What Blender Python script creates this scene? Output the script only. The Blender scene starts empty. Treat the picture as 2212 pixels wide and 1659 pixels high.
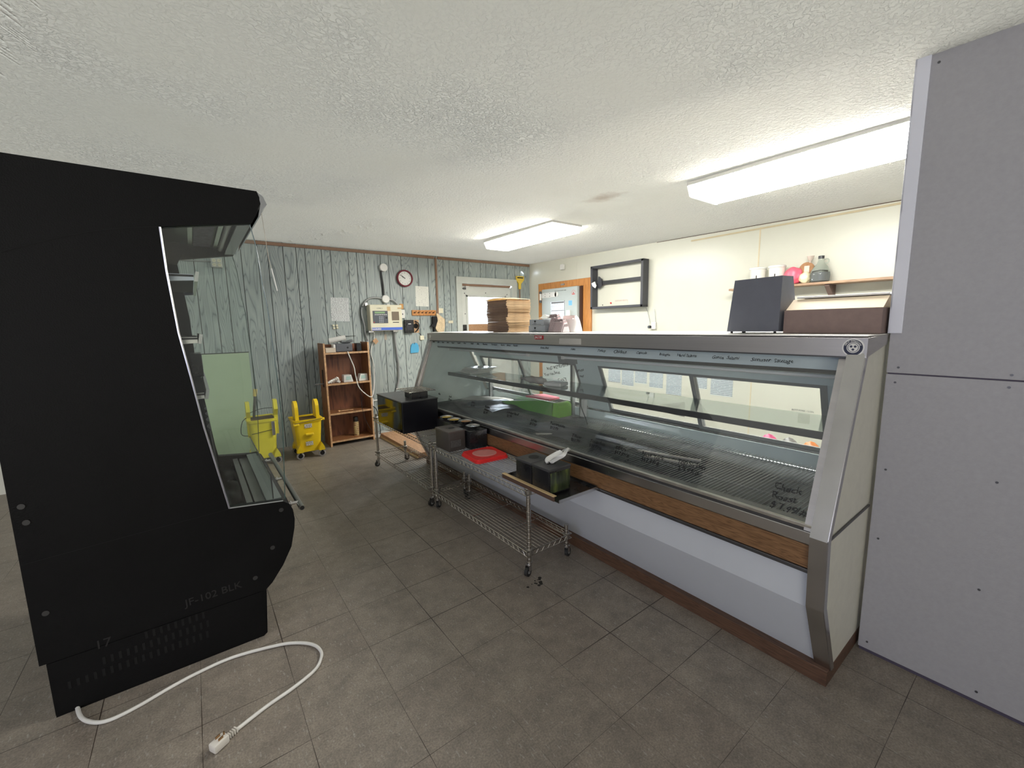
import bpy, bmesh, math, random
from math import sin, cos, pi, radians as R
from mathutils import Vector as V, Matrix
random.seed(4)
sc = bpy.context.scene
col = sc.collection

# ---------------------------------------------------------------- camera
YAW, PITCH, ROLL, FPX, EYE = 0.6424, 0.1400, 0.0196, 912.4, 1.4244
cy, sy = cos(YAW), sin(YAW)
fw = V((sy*cos(PITCH), cy*cos(PITCH), -sin(PITCH)))
rt = V((cy, -sy, 0)); dn = fw.cross(rt)
r2 = rt*cos(ROLL)+dn*sin(ROLL); d2 = -rt*sin(ROLL)+dn*cos(ROLL)
cam = bpy.data.cameras.new('camera'); camo = bpy.data.objects.new('camera', cam); col.objects.link(camo)
cam.sensor_width = 36; cam.lens = FPX*36/2212; cam.clip_start = 0.02
camo.matrix_world = Matrix(((r2.x, -d2.x, -fw.x, 0), (r2.y, -d2.y, -fw.y, 0), (r2.z, -d2.z, -fw.z, EYE), (0, 0, 0, 1)))
sc.camera = camo

# ---------------------------------------------------------------- world, daylight, exposure
w = bpy.data.worlds.new('world'); sc.world = w; w.use_nodes = True
w.node_tree.nodes['Background'].inputs[0].default_value = (0.84, 0.92, 1.0, 1)
w.node_tree.nodes['Background'].inputs[1].default_value = 0.95
sc.view_settings.view_transform = 'Standard'; sc.view_settings.look = 'None'
sc.view_settings.gamma = 1; sc.view_settings.exposure = 0.5
try: sc.view_settings.use_curve_mapping = False
except Exception: pass
def area(name, loc, direction, sx, sy_, power, color):
    l = bpy.data.lights.new(name, 'AREA'); l.shape = 'RECTANGLE'; l.size = sx; l.size_y = sy_
    l.energy = power; l.color = color
    o = bpy.data.objects.new(name, l); col.objects.link(o); o.location = loc
    o.rotation_euler = V(direction).to_track_quat('-Z', 'Y').to_euler(); return o
area('daylight_shop_window', (-3.86, -0.6, 1.45), (1, 0.0, 0.15), 2.5, 1.5, 34, (0.66, 0.70, 1.0))
area('daylight_front_window', (-2.2, -2.86, 1.45), (0.25, 1, 1.3), 2.6, 1.5, 85, (1.0, 0.92, 0.78))
area('daylight_door_window', (4.10, 6.05, 1.90), (-0.45, -1, -0.55), 1.1, 0.9, 190, (0.80, 0.88, 1.0))

# ---------------------------------------------------------------- materials
MATS = {}
def nt(name):
    m = bpy.data.materials.new(name); m.use_nodes = True
    t = m.node_tree; p = t.nodes['Principled BSDF']; return m, t, p
def N(t, kind, **kw):
    n = t.nodes.new(kind)
    for k, v in kw.items():
        if k.startswith('i_'):
            key = k[2:]; key = int(key) if key.isdigit() else key.replace('_', ' ')
            n.inputs[key].default_value = v
        else: setattr(n, k, v)
    return n
def ramp(t, stops):
    n = t.nodes.new('ShaderNodeValToRGB'); e = n.color_ramp.elements
    while len(e) < len(stops): e.new(0.5)
    for el, (p, c) in zip(e, stops):
        el.position = p; el.color = (*c, 1) if len(c) == 3 else c
    return n
def coord(t, scale=(1, 1, 1), kind='Object', loc=(0, 0, 0)):
    tc = t.nodes.new('ShaderNodeTexCoord'); mp = t.nodes.new('ShaderNodeMapping')
    t.links.new(tc.outputs[kind], mp.inputs[0]); mp.inputs['Scale'].default_value = scale; mp.inputs['Location'].default_value = loc
    return mp.outputs[0]
def mat(name, c, rough=0.5, metal=0.0, var=0.0, nscale=6.0, bump=0.0, bscale=60.0, spec=None, coat=0.0, aniso=None, stretch=(1, 1, 1), emit=0.0):
    """procedural material: base colour broken up by noise, optional fine bump"""
    if name in MATS: return MATS[name]
    m, t, p = nt(name)
    p.inputs['Base Color'].default_value = (*c, 1); p.inputs['Roughness'].default_value = rough
    p.inputs['Metallic'].default_value = metal
    if spec is not None: p.inputs['Specular IOR Level'].default_value = spec
    if coat: p.inputs['Coat Weight'].default_value = coat; p.inputs['Coat Roughness'].default_value = 0.08
    if emit: p.inputs['Emission Color'].default_value = (*c, 1); p.inputs['Emission Strength'].default_value = emit
    if var or bump:
        co = coord(t, stretch)
    if var:
        n = N(t, 'ShaderNodeTexNoise', i_Scale=nscale, i_Detail=6.0, i_Roughness=0.6); t.links.new(co, n.inputs['Vector'])
        lo = tuple(max(0, x*(1-var)) for x in c); hi = tuple(min(1, x*(1+var)) for x in c)
        r = ramp(t, [(0.3, lo), (0.7, hi)]); t.links.new(n.outputs[0], r.inputs[0]); t.links.new(r.outputs[0], p.inputs['Base Color'])
        mr = N(t, 'ShaderNodeMapRange', i_3=max(0.02, rough-var*0.3), i_4=min(1, rough+var*0.3)); t.links.new(n.outputs[0], mr.inputs[0]); t.links.new(mr.outputs[0], p.inputs['Roughness'])
    if bump:
        n2 = N(t, 'ShaderNodeTexNoise', i_Scale=bscale, i_Detail=3.0); t.links.new(co, n2.inputs['Vector'])
        b = N(t, 'ShaderNodeBump', i_Strength=bump, i_Distance=0.01); t.links.new(n2.outputs[0], b.inputs['Height']); t.links.new(b.outputs[0], p.inputs['Normal'])
    MATS[name] = m; return m
def wood(name, c1, c2, scale=10, stretch=(1, 1, 1), rough=0.45, lines=9.0):
    if name in MATS: return MATS[name]
    m, t, p = nt(name); co = coord(t, stretch)
    n = N(t, 'ShaderNodeTexNoise', i_Scale=scale, i_Detail=2.5, i_Roughness=0.5); t.links.new(co, n.inputs['Vector'])
    mu = N(t, 'ShaderNodeMath', operation='MULTIPLY', i_1=lines); t.links.new(n.outputs[0], mu.inputs[0])
    pp = N(t, 'ShaderNodeMath', operation='PINGPONG', i_1=0.5); t.links.new(mu.outputs[0], pp.inputs[0])
    r = ramp(t, [(0.0, c2), (0.35, c1), (1.0, tuple(min(1, x*1.15) for x in c1))]); t.links.new(pp.outputs[0], r.inputs[0])
    t.links.new(r.outputs[0], p.inputs['Base Color']); p.inputs['Roughness'].default_value = rough
    MATS[name] = m; return m
def thin_glass(name, tint=(0.92, 0.97, 0.96), haze=0.02, refl=1.45):
    """window pane: mostly clear, mirror reflection growing towards grazing angles, faint dust film"""
    if name in MATS: return MATS[name]
    m = bpy.data.materials.new(name); m.use_nodes = True; t = m.node_tree; t.nodes.clear()
    out = t.nodes.new('ShaderNodeOutputMaterial')
    tr = N(t, 'ShaderNodeBsdfTransparent'); tr.inputs[0].default_value = (*tint, 1)
    gl = N(t, 'ShaderNodeBsdfGlossy', i_Roughness=0.015)
    lw = N(t, 'ShaderNodeLayerWeight', i_Blend=0.5); f0 = ((refl-1)/(refl+1))**2*1.5
    pw = N(t, 'ShaderNodeMath', operation='POWER', i_1=5.0); t.links.new(lw.outputs['Facing'], pw.inputs[0])
    fr = N(t, 'ShaderNodeMapRange', i_3=f0, i_4=0.9); t.links.new(pw.outputs[0], fr.inputs[0])
    mx = t.nodes.new('ShaderNodeMixShader'); t.links.new(fr.outputs[0], mx.inputs[0]); t.links.new(tr.outputs[0], mx.inputs[1]); t.links.new(gl.outputs[0], mx.inputs[2])
    df = N(t, 'ShaderNodeBsdfDiffuse'); df.inputs[0].default_value = (0.75, 0.78, 0.78, 1)
    n = N(t, 'ShaderNodeTexNoise', i_Scale=3.0, i_Detail=6.0); t.links.new(coord(t), n.inputs['Vector'])
    mr = N(t, 'ShaderNodeMapRange', i_1=0.3, i_2=0.75, i_3=haze*0.4, i_4=haze*1.8); t.links.new(n.outputs[0], mr.inputs[0])
    m2 = t.nodes.new('ShaderNodeMixShader'); t.links.new(mr.outputs[0], m2.inputs[0]); t.links.new(mx.outputs[0], m2.inputs[1]); t.links.new(df.outputs[0], m2.inputs[2])
    t.links.new(m2.outputs[0], out.inputs[0]); MATS[name] = m; return m

BLACK = mat('black_paint', (0.0045, 0.0045, 0.0048), 0.55, var=0.25, nscale=3, bump=0.2, bscale=220, spec=0.12)
BLACKM = mat('black_matt_liner', (0.006, 0.006, 0.006), 0.75, var=0.3, spec=0.1)
BLACKP = mat('black_plastic', (0.012, 0.012, 0.014), 0.28, var=0.2, nscale=8)
BLACKG = mat('black_gloss', (0.006, 0.006, 0.009), 0.05, spec=0.65)
DKGREY = mat('dark_grey_plastic', (0.045, 0.045, 0.048), 0.4, var=0.15)
STEEL = mat('stainless_steel', (0.55, 0.54, 0.54), 0.26, 1.0, var=0.10, nscale=5, stretch=(1, 1, 1))
STEELB = mat('brushed_steel_canopy', (0.55, 0.53, 0.52), 0.42, 1.0, var=0.08, nscale=5, stretch=(1, 0.15, 6))
STEELS = mat('worn_sill_metal', (0.55, 0.53, 0.49), 0.3, 0.9, var=0.25, nscale=9)
CHROME = mat('chrome_wire', (0.52, 0.49, 0.45), 0.22, 1.0, var=0.15, nscale=14)
DKSTEEL = mat('dull_dark_metal', (0.12, 0.12, 0.125), 0.4, 0.8, var=0.15)
GREYMET = mat('grey_enamel', (0.30, 0.31, 0.31), 0.4, 0.3, var=0.1)
CASEWH = mat('white_enamel', (0.54, 0.565, 0.61), 0.3, var=0.03, nscale=3)
CREAMP = mat('cream_side_panel', (0.62, 0.61, 0.54), 0.45, var=0.05, nscale=20)
TEAL = mat('pale_teal_liner', (0.70, 0.80, 0.78), 0.45, var=0.06, nscale=3)
TEALW = mat('pale_header_panel', (0.60, 0.70, 0.74), 0.4, var=0.05, nscale=3)
OAK = wood('oak_laminate', (0.225, 0.122, 0.058), (0.12, 0.06, 0.026), 7, (3, 0.5, 9), 0.35, 10)
KICK = wood('brown_kick_board', (0.115, 0.060, 0.036), (0.065, 0.034, 0.021), 6, (3, 0.5, 9), 0.5, 8)
ORANGE = wood('orange_pine', (0.58, 0.26, 0.075), (0.45, 0.18, 0.05), 5, (9, 9, 0.6), 0.4, 4)
SHELFW = wood('worn_brown_wood', (0.30, 0.13, 0.05), (0.17, 0.07, 0.03), 5, (6, 6, 1.0), 0.45, 5)
EDGEW = mat('worn_wood_edge', (0.50, 0.30, 0.16), 0.6, var=0.35, nscale=30)
PLANKW = wood('raw_board', (0.42, 0.24, 0.13), (0.30, 0.16, 0.08), 6, (8, 1, 8), 0.6, 5)
TRIMBR = mat('brown_trim', (0.26, 0.15, 0.095), 0.5, var=0.15, nscale=10)
TRIMGR = mat('grey_white_paint', (0.52, 0.54, 0.50), 0.5, var=0.05)
WHITE = mat('white_plastic', (0.72, 0.71, 0.68), 0.4, var=0.05)
CREAM = mat('cream_plastic', (0.70, 0.66, 0.50), 0.4, var=0.05)
PAPER = mat('white_paper', (0.78, 0.78, 0.75), 0.8)
YEL = mat('yellow_plastic', (0.83, 0.58, 0.015), 0.35, var=0.06, nscale=7)
YEL2 = mat('faded_yellow_plastic', (0.72, 0.63, 0.05), 0.4, var=0.06, nscale=7)
GREYW = mat('grey_rubber', (0.33, 0.31, 0.29), 0.6, var=0.1)
RUBBER = mat('black_rubber', (0.015, 0.015, 0.015), 0.6)
RED = mat('red_plastic', (0.72, 0.03, 0.03), 0.3, var=0.05)
LID = mat('frosted_red_plastic', (0.62, 0.22, 0.20), 0.45, var=0.06, nscale=30)
GREEN = mat('shaded_lime_plastic', (0.13, 0.36, 0.06), 0.4, var=0.06)  # divider blade: its shadow is put into a darker green
CARD = mat('kraft_cardboard', (0.52, 0.36, 0.21), 0.8, var=0.12, nscale=14)
CARDD = mat('shaded_card_side', (0.13, 0.085, 0.08), 0.85, var=0.15, nscale=14)  # shade on the stack's left side, mixed into the card colour
INK = mat('black_marker_ink', (0.006, 0.006, 0.006), 0.5)
INKG = mat('grey_print_ink', (0.12, 0.12, 0.12), 0.6)
GLASS = thin_glass('clear_pane', (0.98, 0.99, 0.99), 0.010, 1.42)
GLASSG = thin_glass('greenish_pane', (0.965, 0.99, 0.975), 0.008, 1.4)
GLASSS = thin_glass('shelf_pane', (0.80, 0.86, 0.86), 0.05, 1.8)

def mat_floor():
    m, t, p = nt('floor_tile'); L = t.links.new
    T = 0.3048
    tc = N(t, 'ShaderNodeTexCoord'); mp = N(t, 'ShaderNodeMapping')
    mp.inputs['Location'].default_value = (0.1127/T, -1.1648/T, 0); mp.inputs['Scale'].default_value = (1/T, 1/T, 1)
    L(tc.outputs['Object'], mp.inputs[0])
    sx = N(t, 'ShaderNodeSeparateXYZ'); L(mp.outputs[0], sx.inputs[0])
    def edge(o):
        a = N(t, 'ShaderNodeMath', operation='PINGPONG', i_1=0.5); L(o, a.inputs[0]); return a.outputs[0]
    mn = N(t, 'ShaderNodeMath', operation='MINIMUM'); L(edge(sx.outputs[0]), mn.inputs[0]); L(edge(sx.outputs[1]), mn.inputs[1])
    # worn seams: width varies, fades away in places
    nz = N(t, 'ShaderNodeTexNoise', i_Scale=1.3, i_Detail=4.0); L(tc.outputs['Object'], nz.inputs['Vector'])
    wd = N(t, 'ShaderNodeMapRange', i_1=0.38, i_2=0.6, i_3=0.0004, i_4=0.0070); L(nz.outputs[0], wd.inputs[0])
    lt = N(t, 'ShaderNodeMath', operation='LESS_THAN'); L(mn.outputs[0], lt.inputs[0]); L(wd.outputs[0], lt.inputs[1])
    # tile tone
    fl = N(t, 'ShaderNodeVectorMath', operation='FLOOR'); L(mp.outputs[0], fl.inputs[0])
    wn = N(t, 'ShaderNodeTexWhiteNoise', noise_dimensions='3D'); L(fl.outputs[0], wn.inputs['Vector'])
    c1 = ramp(t, [(0.0, (0.222, 0.190, 0.163)), (0.5, (0.230, 0.200, 0.172)), (1.0, (0.238, 0.208, 0.180))]); L(wn.outputs['Value'], c1.inputs[0])
    n2 = N(t, 'ShaderNodeTexNoise', i_Scale=8.0, i_Detail=10.0, i_Roughness=0.8); L(tc.outputs['Object'], n2.inputs['Vector'])
    r2_ = ramp(t, [(0.25, (0.55, 0.55, 0.55)), (0.75, (1.38, 1.36, 1.32))]); L(n2.outputs[0], r2_.inputs[0])
    mu = N(t, 'ShaderNodeMix', data_type='RGBA', blend_type='MULTIPLY', i_0=1.0); L(c1.outputs[0], mu.inputs[6]); L(r2_.outputs[0], mu.inputs[7])
    # marbling streaks and pale flecks
    mp3 = N(t, 'ShaderNodeMapping'); mp3.inputs['Scale'].default_value = (110, 30, 1); mp3.inputs['Rotation'].default_value = (0, 0, 0.5); L(tc.outputs['Object'], mp3.inputs[0])
    n3 = N(t, 'ShaderNodeTexNoise', i_Scale=1.0, i_Detail=2.0); L(mp3.outputs[0], n3.inputs['Vector'])
    r3 = ramp(t, [(0.63, (0, 0, 0)), (0.70, (0.55, 0.55, 0.55))]); L(n3.outputs[0], r3.inputs[0])
    m3 = N(t, 'ShaderNodeMix', data_type='RGBA', i_7=(0.36, 0.34, 0.31, 1)); L(r3.outputs[0], m3.inputs[0]); L(mu.outputs[2], m3.inputs[6])
    nf = N(t, 'ShaderNodeTexNoise', i_Scale=160.0, i_Detail=4.0); L(tc.outputs['Object'], nf.inputs['Vector'])
    rf = ramp(t, [(0.35, (0.80, 0.80, 0.80)), (0.65, (1.18, 1.18, 1.17))]); L(nf.outputs[0], rf.inputs[0])
    mf = N(t, 'ShaderNodeMix', data_type='RGBA', blend_type='MULTIPLY', i_0=1.0); L(m3.outputs[2], mf.inputs[6]); L(rf.outputs[0], mf.inputs[7])
    m4 = N(t, 'ShaderNodeMix', data_type='RGBA', i_7=(0.034, 0.024, 0.018, 1)); L(lt.outputs[0], m4.inputs[0]); L(mf.outputs[2], m4.inputs[6])
    L(m4.outputs[2], p.inputs['Base Color'])
    rr = N(t, 'ShaderNodeMapRange', i_3=0.34, i_4=0.56); L(n2.outputs[0], rr.inputs[0]); L(rr.outputs[0], p.inputs['Roughness'])
    b = N(t, 'ShaderNodeBump', i_Strength=0.12, i_Distance=0.004); L(n2.outputs[0], b.inputs['Height']); L(b.outputs[0], p.inputs['Normal'])
    return m
def mat_ceiling():
    m, t, p = nt('textured_ceiling'); L = t.links.new; tc = N(t, 'ShaderNodeTexCoord')
    p.inputs['Roughness'].default_value = 0.85
    n = N(t, 'ShaderNodeTexNoise', i_Scale=58.0, i_Detail=3.0, i_Roughness=0.5, i_Distortion=0.4); L(tc.outputs['Object'], n.inputs['Vector'])
    r = ramp(t, [(0.42, (0, 0, 0)), (0.58, (1, 1, 1))]); L(n.outputs[0], r.inputs[0])
    n2 = N(t, 'ShaderNodeTexNoise', i_Scale=1.4, i_Detail=3.0); L(tc.outputs['Object'], n2.inputs['Vector'])
    st = N(t, 'ShaderNodeMapRange', i_1=0.35, i_2=0.7, i_3=0.35, i_4=0.9); L(n2.outputs[0], st.inputs[0])
    b = N(t, 'ShaderNodeBump', i_Distance=0.0065); L(st.outputs[0], b.inputs['Strength']); L(r.outputs[0], b.inputs['Height']); L(b.outputs[0], p.inputs['Normal'])
    c = ramp(t, [(0.3, (0.74, 0.71, 0.635)), (0.7, (0.81, 0.78, 0.71))]); L(n2.outputs[0], c.inputs[0])
    # brown water stain
    mp = N(t, 'ShaderNodeMapping'); mp.inputs['Location'].default_value = (-2.62, -2.28, 0); mp.inputs['Scale'].default_value = (1, 1, 1); L(tc.outputs['Object'], mp.inputs[0])
    sc_ = N(t, 'ShaderNodeVectorMath', operation='MULTIPLY'); sc_.inputs[1].default_value = (4.5, 2.6, 0); L(mp.outputs[0], sc_.inputs[0])
    ln = N(t, 'ShaderNodeVectorMath', operation='LENGTH'); L(sc_.outputs[0], ln.inputs[0])
    n4 = N(t, 'ShaderNodeTexNoise', i_Scale=9.0, i_Detail=5.0); L(tc.outputs['Object'], n4.inputs['Vector'])
    ad = N(t, 'ShaderNodeMath', operation='ADD'); L(ln.outputs[1], ad.inputs[0]); L(n4.outputs[0], ad.inputs[1])
    r5 = ramp(t, [(0.55, (0.55, 0.55, 0.55)), (1.0, (0, 0, 0))]); L(ad.outputs[0], r5.inputs[0])
    mx = N(t, 'ShaderNodeMix', data_type='RGBA', i_7=(0.40, 0.30, 0.22, 1)); L(r5.outputs[0], mx.inputs[0]); L(c.outputs[0], mx.inputs[6]); L(mx.outputs[2], p.inputs['Base Color'])
    return m
def mat_panelling():
    m, t, p = nt('blue_wood_grain_panelling'); L = t.links.new; tc = N(t, 'ShaderNodeTexCoord')
    at = N(t, 'ShaderNodeAttribute', attribute_name='plank')
    mp = N(t, 'ShaderNodeMapping'); mp.inputs['Scale'].default_value = (9.0, 1, 1.0); L(tc.outputs['Object'], mp.inputs[0])
    n = N(t, 'ShaderNodeTexNoise', noise_dimensions='4D', i_Scale=1.0, i_Detail=1.2, i_Roughness=0.35); L(mp.outputs[0], n.inputs['Vector']); L(at.outputs['Fac'], n.inputs['W'])
    mu = N(t, 'ShaderNodeMath', operation='MULTIPLY', i_1=24.0); L(n.outputs[0], mu.inputs[0])
    pp = N(t, 'ShaderNodeMath', operation='PINGPONG', i_1=0.5); L(mu.outputs[0], pp.inputs[0])
    r = ramp(t, [(0.0, (0.17, 0.20, 0.205)), (0.10, (0.30, 0.345, 0.345)), (0.4, (0.37, 0.415, 0.405)), (1.0, (0.42, 0.46, 0.445))]); L(pp.outputs[0], r.inputs[0])
    n2 = N(t, 'ShaderNodeTexNoise', i_Scale=2.0, i_Detail=4.0); L(tc.outputs['Object'], n2.inputs['Vector'])
    r2_ = ramp(t, [(0.3, (0.86, 0.86, 0.86)), (0.7, (1.12, 1.12, 1.10))]); L(n2.outputs[0], r2_.inputs[0])
    mx = N(t, 'ShaderNodeMix', data_type='RGBA', blend_type='MULTIPLY', i_0=1.0); L(r.outputs[0], mx.inputs[6]); L(r2_.outputs[0], mx.inputs[7])
    L(mx.outputs[2], p.inputs['Base Color']); p.inputs['Roughness'].default_value = 0.42
    return m
def mat_print(name, base=(0.72, 0.73, 0.72), ink=(0.12, 0.12, 0.14), rows=60.0, axis=2, amount=0.56):
    """sheet of small print: rows of broken dark strokes"""
    if name in MATS: return MATS[name]
    m, t, p = nt(name); L = t.links.new; tc = N(t, 'ShaderNodeTexCoord'); s = N(t, 'ShaderNodeSeparateXYZ'); L(tc.outputs['Object'], s.inputs[0])
    mu = N(t, 'ShaderNodeMath', operation='MULTIPLY', i_1=rows); L(s.outputs[axis], mu.inputs[0])
    fr = N(t, 'ShaderNodeMath', operation='FRACT'); L(mu.outputs[0], fr.inputs[0])
    lt = N(t, 'ShaderNodeMath', operation='LESS_THAN', i_1=0.42); L(fr.outputs[0], lt.inputs[0])
    fl = N(t, 'ShaderNodeMath', operation='FLOOR'); L(mu.outputs[0], fl.inputs[0])
    cb = N(t, 'ShaderNodeCombineXYZ'); ad = N(t, 'ShaderNodeMath', operation='ADD'); L(s.outputs[0], ad.inputs[0]); L(s.outputs[1], ad.inputs[1])
    m2 = N(t, 'ShaderNodeMath', operation='MULTIPLY', i_1=90.0); L(ad.outputs[0], m2.inputs[0]); L(m2.outputs[0], cb.inputs[0]); L(fl.outputs[0], cb.inputs[1])
    n = N(t, 'ShaderNodeTexNoise', i_Scale=1.0, i_Detail=1.0); L(cb.outputs[0], n.inputs['Vector'])
    gt = N(t, 'ShaderNodeMath', operation='LESS_THAN', i_1=amount); L(n.outputs[0], gt.inputs[0])
    a = N(t, 'ShaderNodeMath', operation='MULTIPLY'); L(lt.outputs[0], a.inputs[0]); L(gt.outputs[0], a.inputs[1])
    mx = N(t, 'ShaderNodeMix', data_type='RGBA', i_6=(*base, 1), i_7=(*ink, 1)); L(a.outputs[0], mx.inputs[0]); L(mx.outputs[2], p.inputs['Base Color'])
    p.inputs['Roughness'].default_value = 0.7; MATS[name] = m; return m
def mat_emit(name, c, s):
    m = bpy.data.materials.new(name); m.use_nodes = True; t = m.node_tree; t.nodes.clear()
    e = N(t, 'ShaderNodeEmission'); e.inputs[0].default_value = (*c, 1); e.inputs[1].default_value = s
    o = t.nodes.new('ShaderNodeOutputMaterial'); t.links.new(e.outputs[0], o.inputs[0]); return m

# ---------------------------------------------------------------- mesh helpers
class MB:
    def __init__(s): s.bm = bmesh.new(); s.mi = 0
    def _n(s, faces):
        for f in faces: f.material_index = s.mi
    def box(s, c, d, bev=0.0, rot=None, seg=2):
        r = bmesh.ops.create_cube(s.bm, size=1.0); vs = r['verts']
        M = Matrix.Translation(V(c)) @ (rot.to_4x4() if rot else Matrix()) @ Matrix.Diagonal((*d, 1))
        bmesh.ops.transform(s.bm, matrix=M, verts=vs)
        fs = set(f for v in vs for f in v.link_faces); s._n(fs)
        if bev > 0:
            es = list(set(e for v in vs for e in v.link_edges))
            rr = bmesh.ops.bevel(s.bm, geom=es, offset=min(bev, min(d)*0.49), segments=seg, affect='EDGES', profile=0.5); s._n(rr['faces'])
        return s
    def bb(s, x0, x1, y0, y1, z0, z1, bev=0.0):
        return s.box(((x0+x1)/2, (y0+y1)/2, (z0+z1)/2), (abs(x1-x0), abs(y1-y0), abs(z1-z0)), bev)
    def cyl(s, a, b, r, r2=None, n=16, caps=True):
        a, b = V(a), V(b); d = b-a; L = d.length
        if L < 1e-6: return s
        rr = bmesh.ops.create_cone(s.bm, cap_ends=caps, segments=n, radius1=r, radius2=r if r2 is None else r2, depth=L)
        q = d.to_track_quat('Z', 'Y').to_matrix().to_4x4()
        bmesh.ops.transform(s.bm, matrix=Matrix.Translation((a+b)/2) @ q, verts=rr['verts'])
        s._n(set(f for v in rr['verts'] for f in v.link_faces)); return s
    def tube(s, pts, r, n=8, closed=False, smooth=0):
        pts = [V(p) for p in pts]
        if smooth:
            out = []; m = len(pts)
            for i in range(m-(0 if closed else 1)):
                p0 = pts[i-1] if (i > 0 or closed) else pts[i]; p1 = pts[i]; p2 = pts[(i+1) % m]
                p3 = pts[(i+2) % m] if (closed or i+2 < m) else p2
                for k in range(smooth):
                    u = k/smooth
                    out.append(0.5*((2*p1)+(p2-p0)*u+(2*p0-5*p1+4*p2-p3)*u*u+(3*p1-p0-3*p2+p3)*u**3))
            if not closed: out.append(pts[-1])
            pts = out
        m = len(pts); rings = []
        for i, p in enumerate(pts):
            a = pts[i-1] if (i > 0 or closed) else p; b = pts[(i+1) % m] if (i+1 < m or closed) else p
            d = (b-a).normalized() if (b-a).length > 1e-9 else V((0, 0, 1))
            up = V((0, 0, 1)) if abs(d.z) < 0.9 else V((1, 0, 0))
            u = d.cross(up).normalized(); v = u.cross(d)
            rings.append([s.bm.verts.new(p+(u*cos(2*pi*k/n)+v*sin(2*pi*k/n))*r) for k in range(n)])
        fs = []
        for i in range(m if closed else m-1):
            A, B = rings[i], rings[(i+1) % m]
            for k in range(n): fs.append(s.bm.faces.new((A[k], A[(k+1) % n], B[(k+1) % n], B[k])))
        if not closed: fs.append(s.bm.faces.new(rings[0][::-1])); fs.append(s.bm.faces.new(rings[-1]))
        s._n(fs); return s
    def lathe(s, prof, c=(0, 0, 0), n=24, axis='Z', cap=True):
        rings = []; c = V(c)
        for r, h in prof:
            ring = []
            for k in range(n):
                a = 2*pi*k/n; x, y = r*cos(a), r*sin(a)
                p = {'Z': V((x, y, h)), 'X': V((h, x, y)), 'Y': V((x, h, y))}[axis]
                ring.append(s.bm.verts.new(c+p))
            rings.append(ring)
        fs = []
        for A, B in zip(rings, rings[1:]):
            for k in range(n): fs.append(s.bm.faces.new((A[k], A[(k+1) % n], B[(k+1) % n], B[k])))
        if cap: fs.append(s.bm.faces.new(rings[0][::-1])); fs.append(s.bm.faces.new(rings[-1]))
        s._n(fs); return s
    def prism(s, pts, axis, a, b, M=None):
        """2-D outline extruded between a and b along axis; Y: pts are (x,z), X: (y,z), Z: (x,y)"""
        def P(p, h): return {'Y': V((p[0], h, p[1])), 'X': V((h, p[0], p[1])), 'Z': V((p[0], p[1], h))}[axis]
        A = [s.bm.verts.new(P(p, a)) for p in pts]; B = [s.bm.verts.new(P(p, b)) for p in pts]; n = len(pts)
        if M: bmesh.ops.transform(s.bm, matrix=M, verts=A+B)
        fs = [s.bm.faces.new(A[::-1]), s.bm.faces.new(B)]
        for k in range(n): fs.append(s.bm.faces.new((A[k], A[(k+1) % n], B[(k+1) % n], B[k])))
        s._n(fs); return s
    def strip(s, pts, th, axis, a, b):
        """open 2-D polyline given thickness th, extruded"""
        n = len(pts); off = []
        for i in range(n):
            p = V(pts[max(i-1, 0)]); q = V(pts[min(i+1, n-1)]); d = (q-p).normalized(); off.append((pts[i][0]-d.y*th, pts[i][1]+d.x*th))
        return s.prism(list(pts)+off[::-1], axis, a, b)
    def grid(s, f, nu, nv, th=0.0):
        vs = [[s.bm.verts.new(V(f(i/nu, j/nv))) for j in range(nv+1)] for i in range(nu+1)]
        fs = [s.bm.faces.new((vs[i][j], vs[i+1][j], vs[i+1][j+1], vs[i][j+1])) for i in range(nu) for j in range(nv)]
        s._n(fs)
        if th: r = bmesh.ops.solidify(s.bm, geom=fs, thickness=th)
        return s
    def obj(s, name, m, parent=None, smooth=False):
        bmesh.ops.recalc_face_normals(s.bm, faces=s.bm.faces)
        me = bpy.data.meshes.new(name); s.bm.to_mesh(me); s.bm.free()
        for x in (m if isinstance(m, (list, tuple)) else [m]): me.materials.append(x)
        o = bpy.data.objects.new(name, me); col.objects.link(o)
        if parent: o.parent = parent; o.matrix_parent_inverse = Matrix.Translation(-root_loc(parent))
        if smooth:
            for p in me.polygons: p.use_smooth = True
            try: me.set_sharp_from_angle(angle=R(40))
            except Exception: pass
        return o
def root_loc(o):
    return V((0, 0, 0)) if o.parent else V(o.location)
def tag(o, label, cat, group=None):
    o['label'] = label; o['category'] = cat
    if group: o['group'] = group
    return o
def thing(name, label, cat, loc, group=None):
    o = bpy.data.objects.new(name, None); col.objects.link(o); o.location = loc; o.empty_display_size = 0.05
    return tag(o, label, cat, group)
def struct(o): o['kind'] = 'structure'; return o
def turn(root, deg): root.rotation_euler[2] = R(deg)
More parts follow.
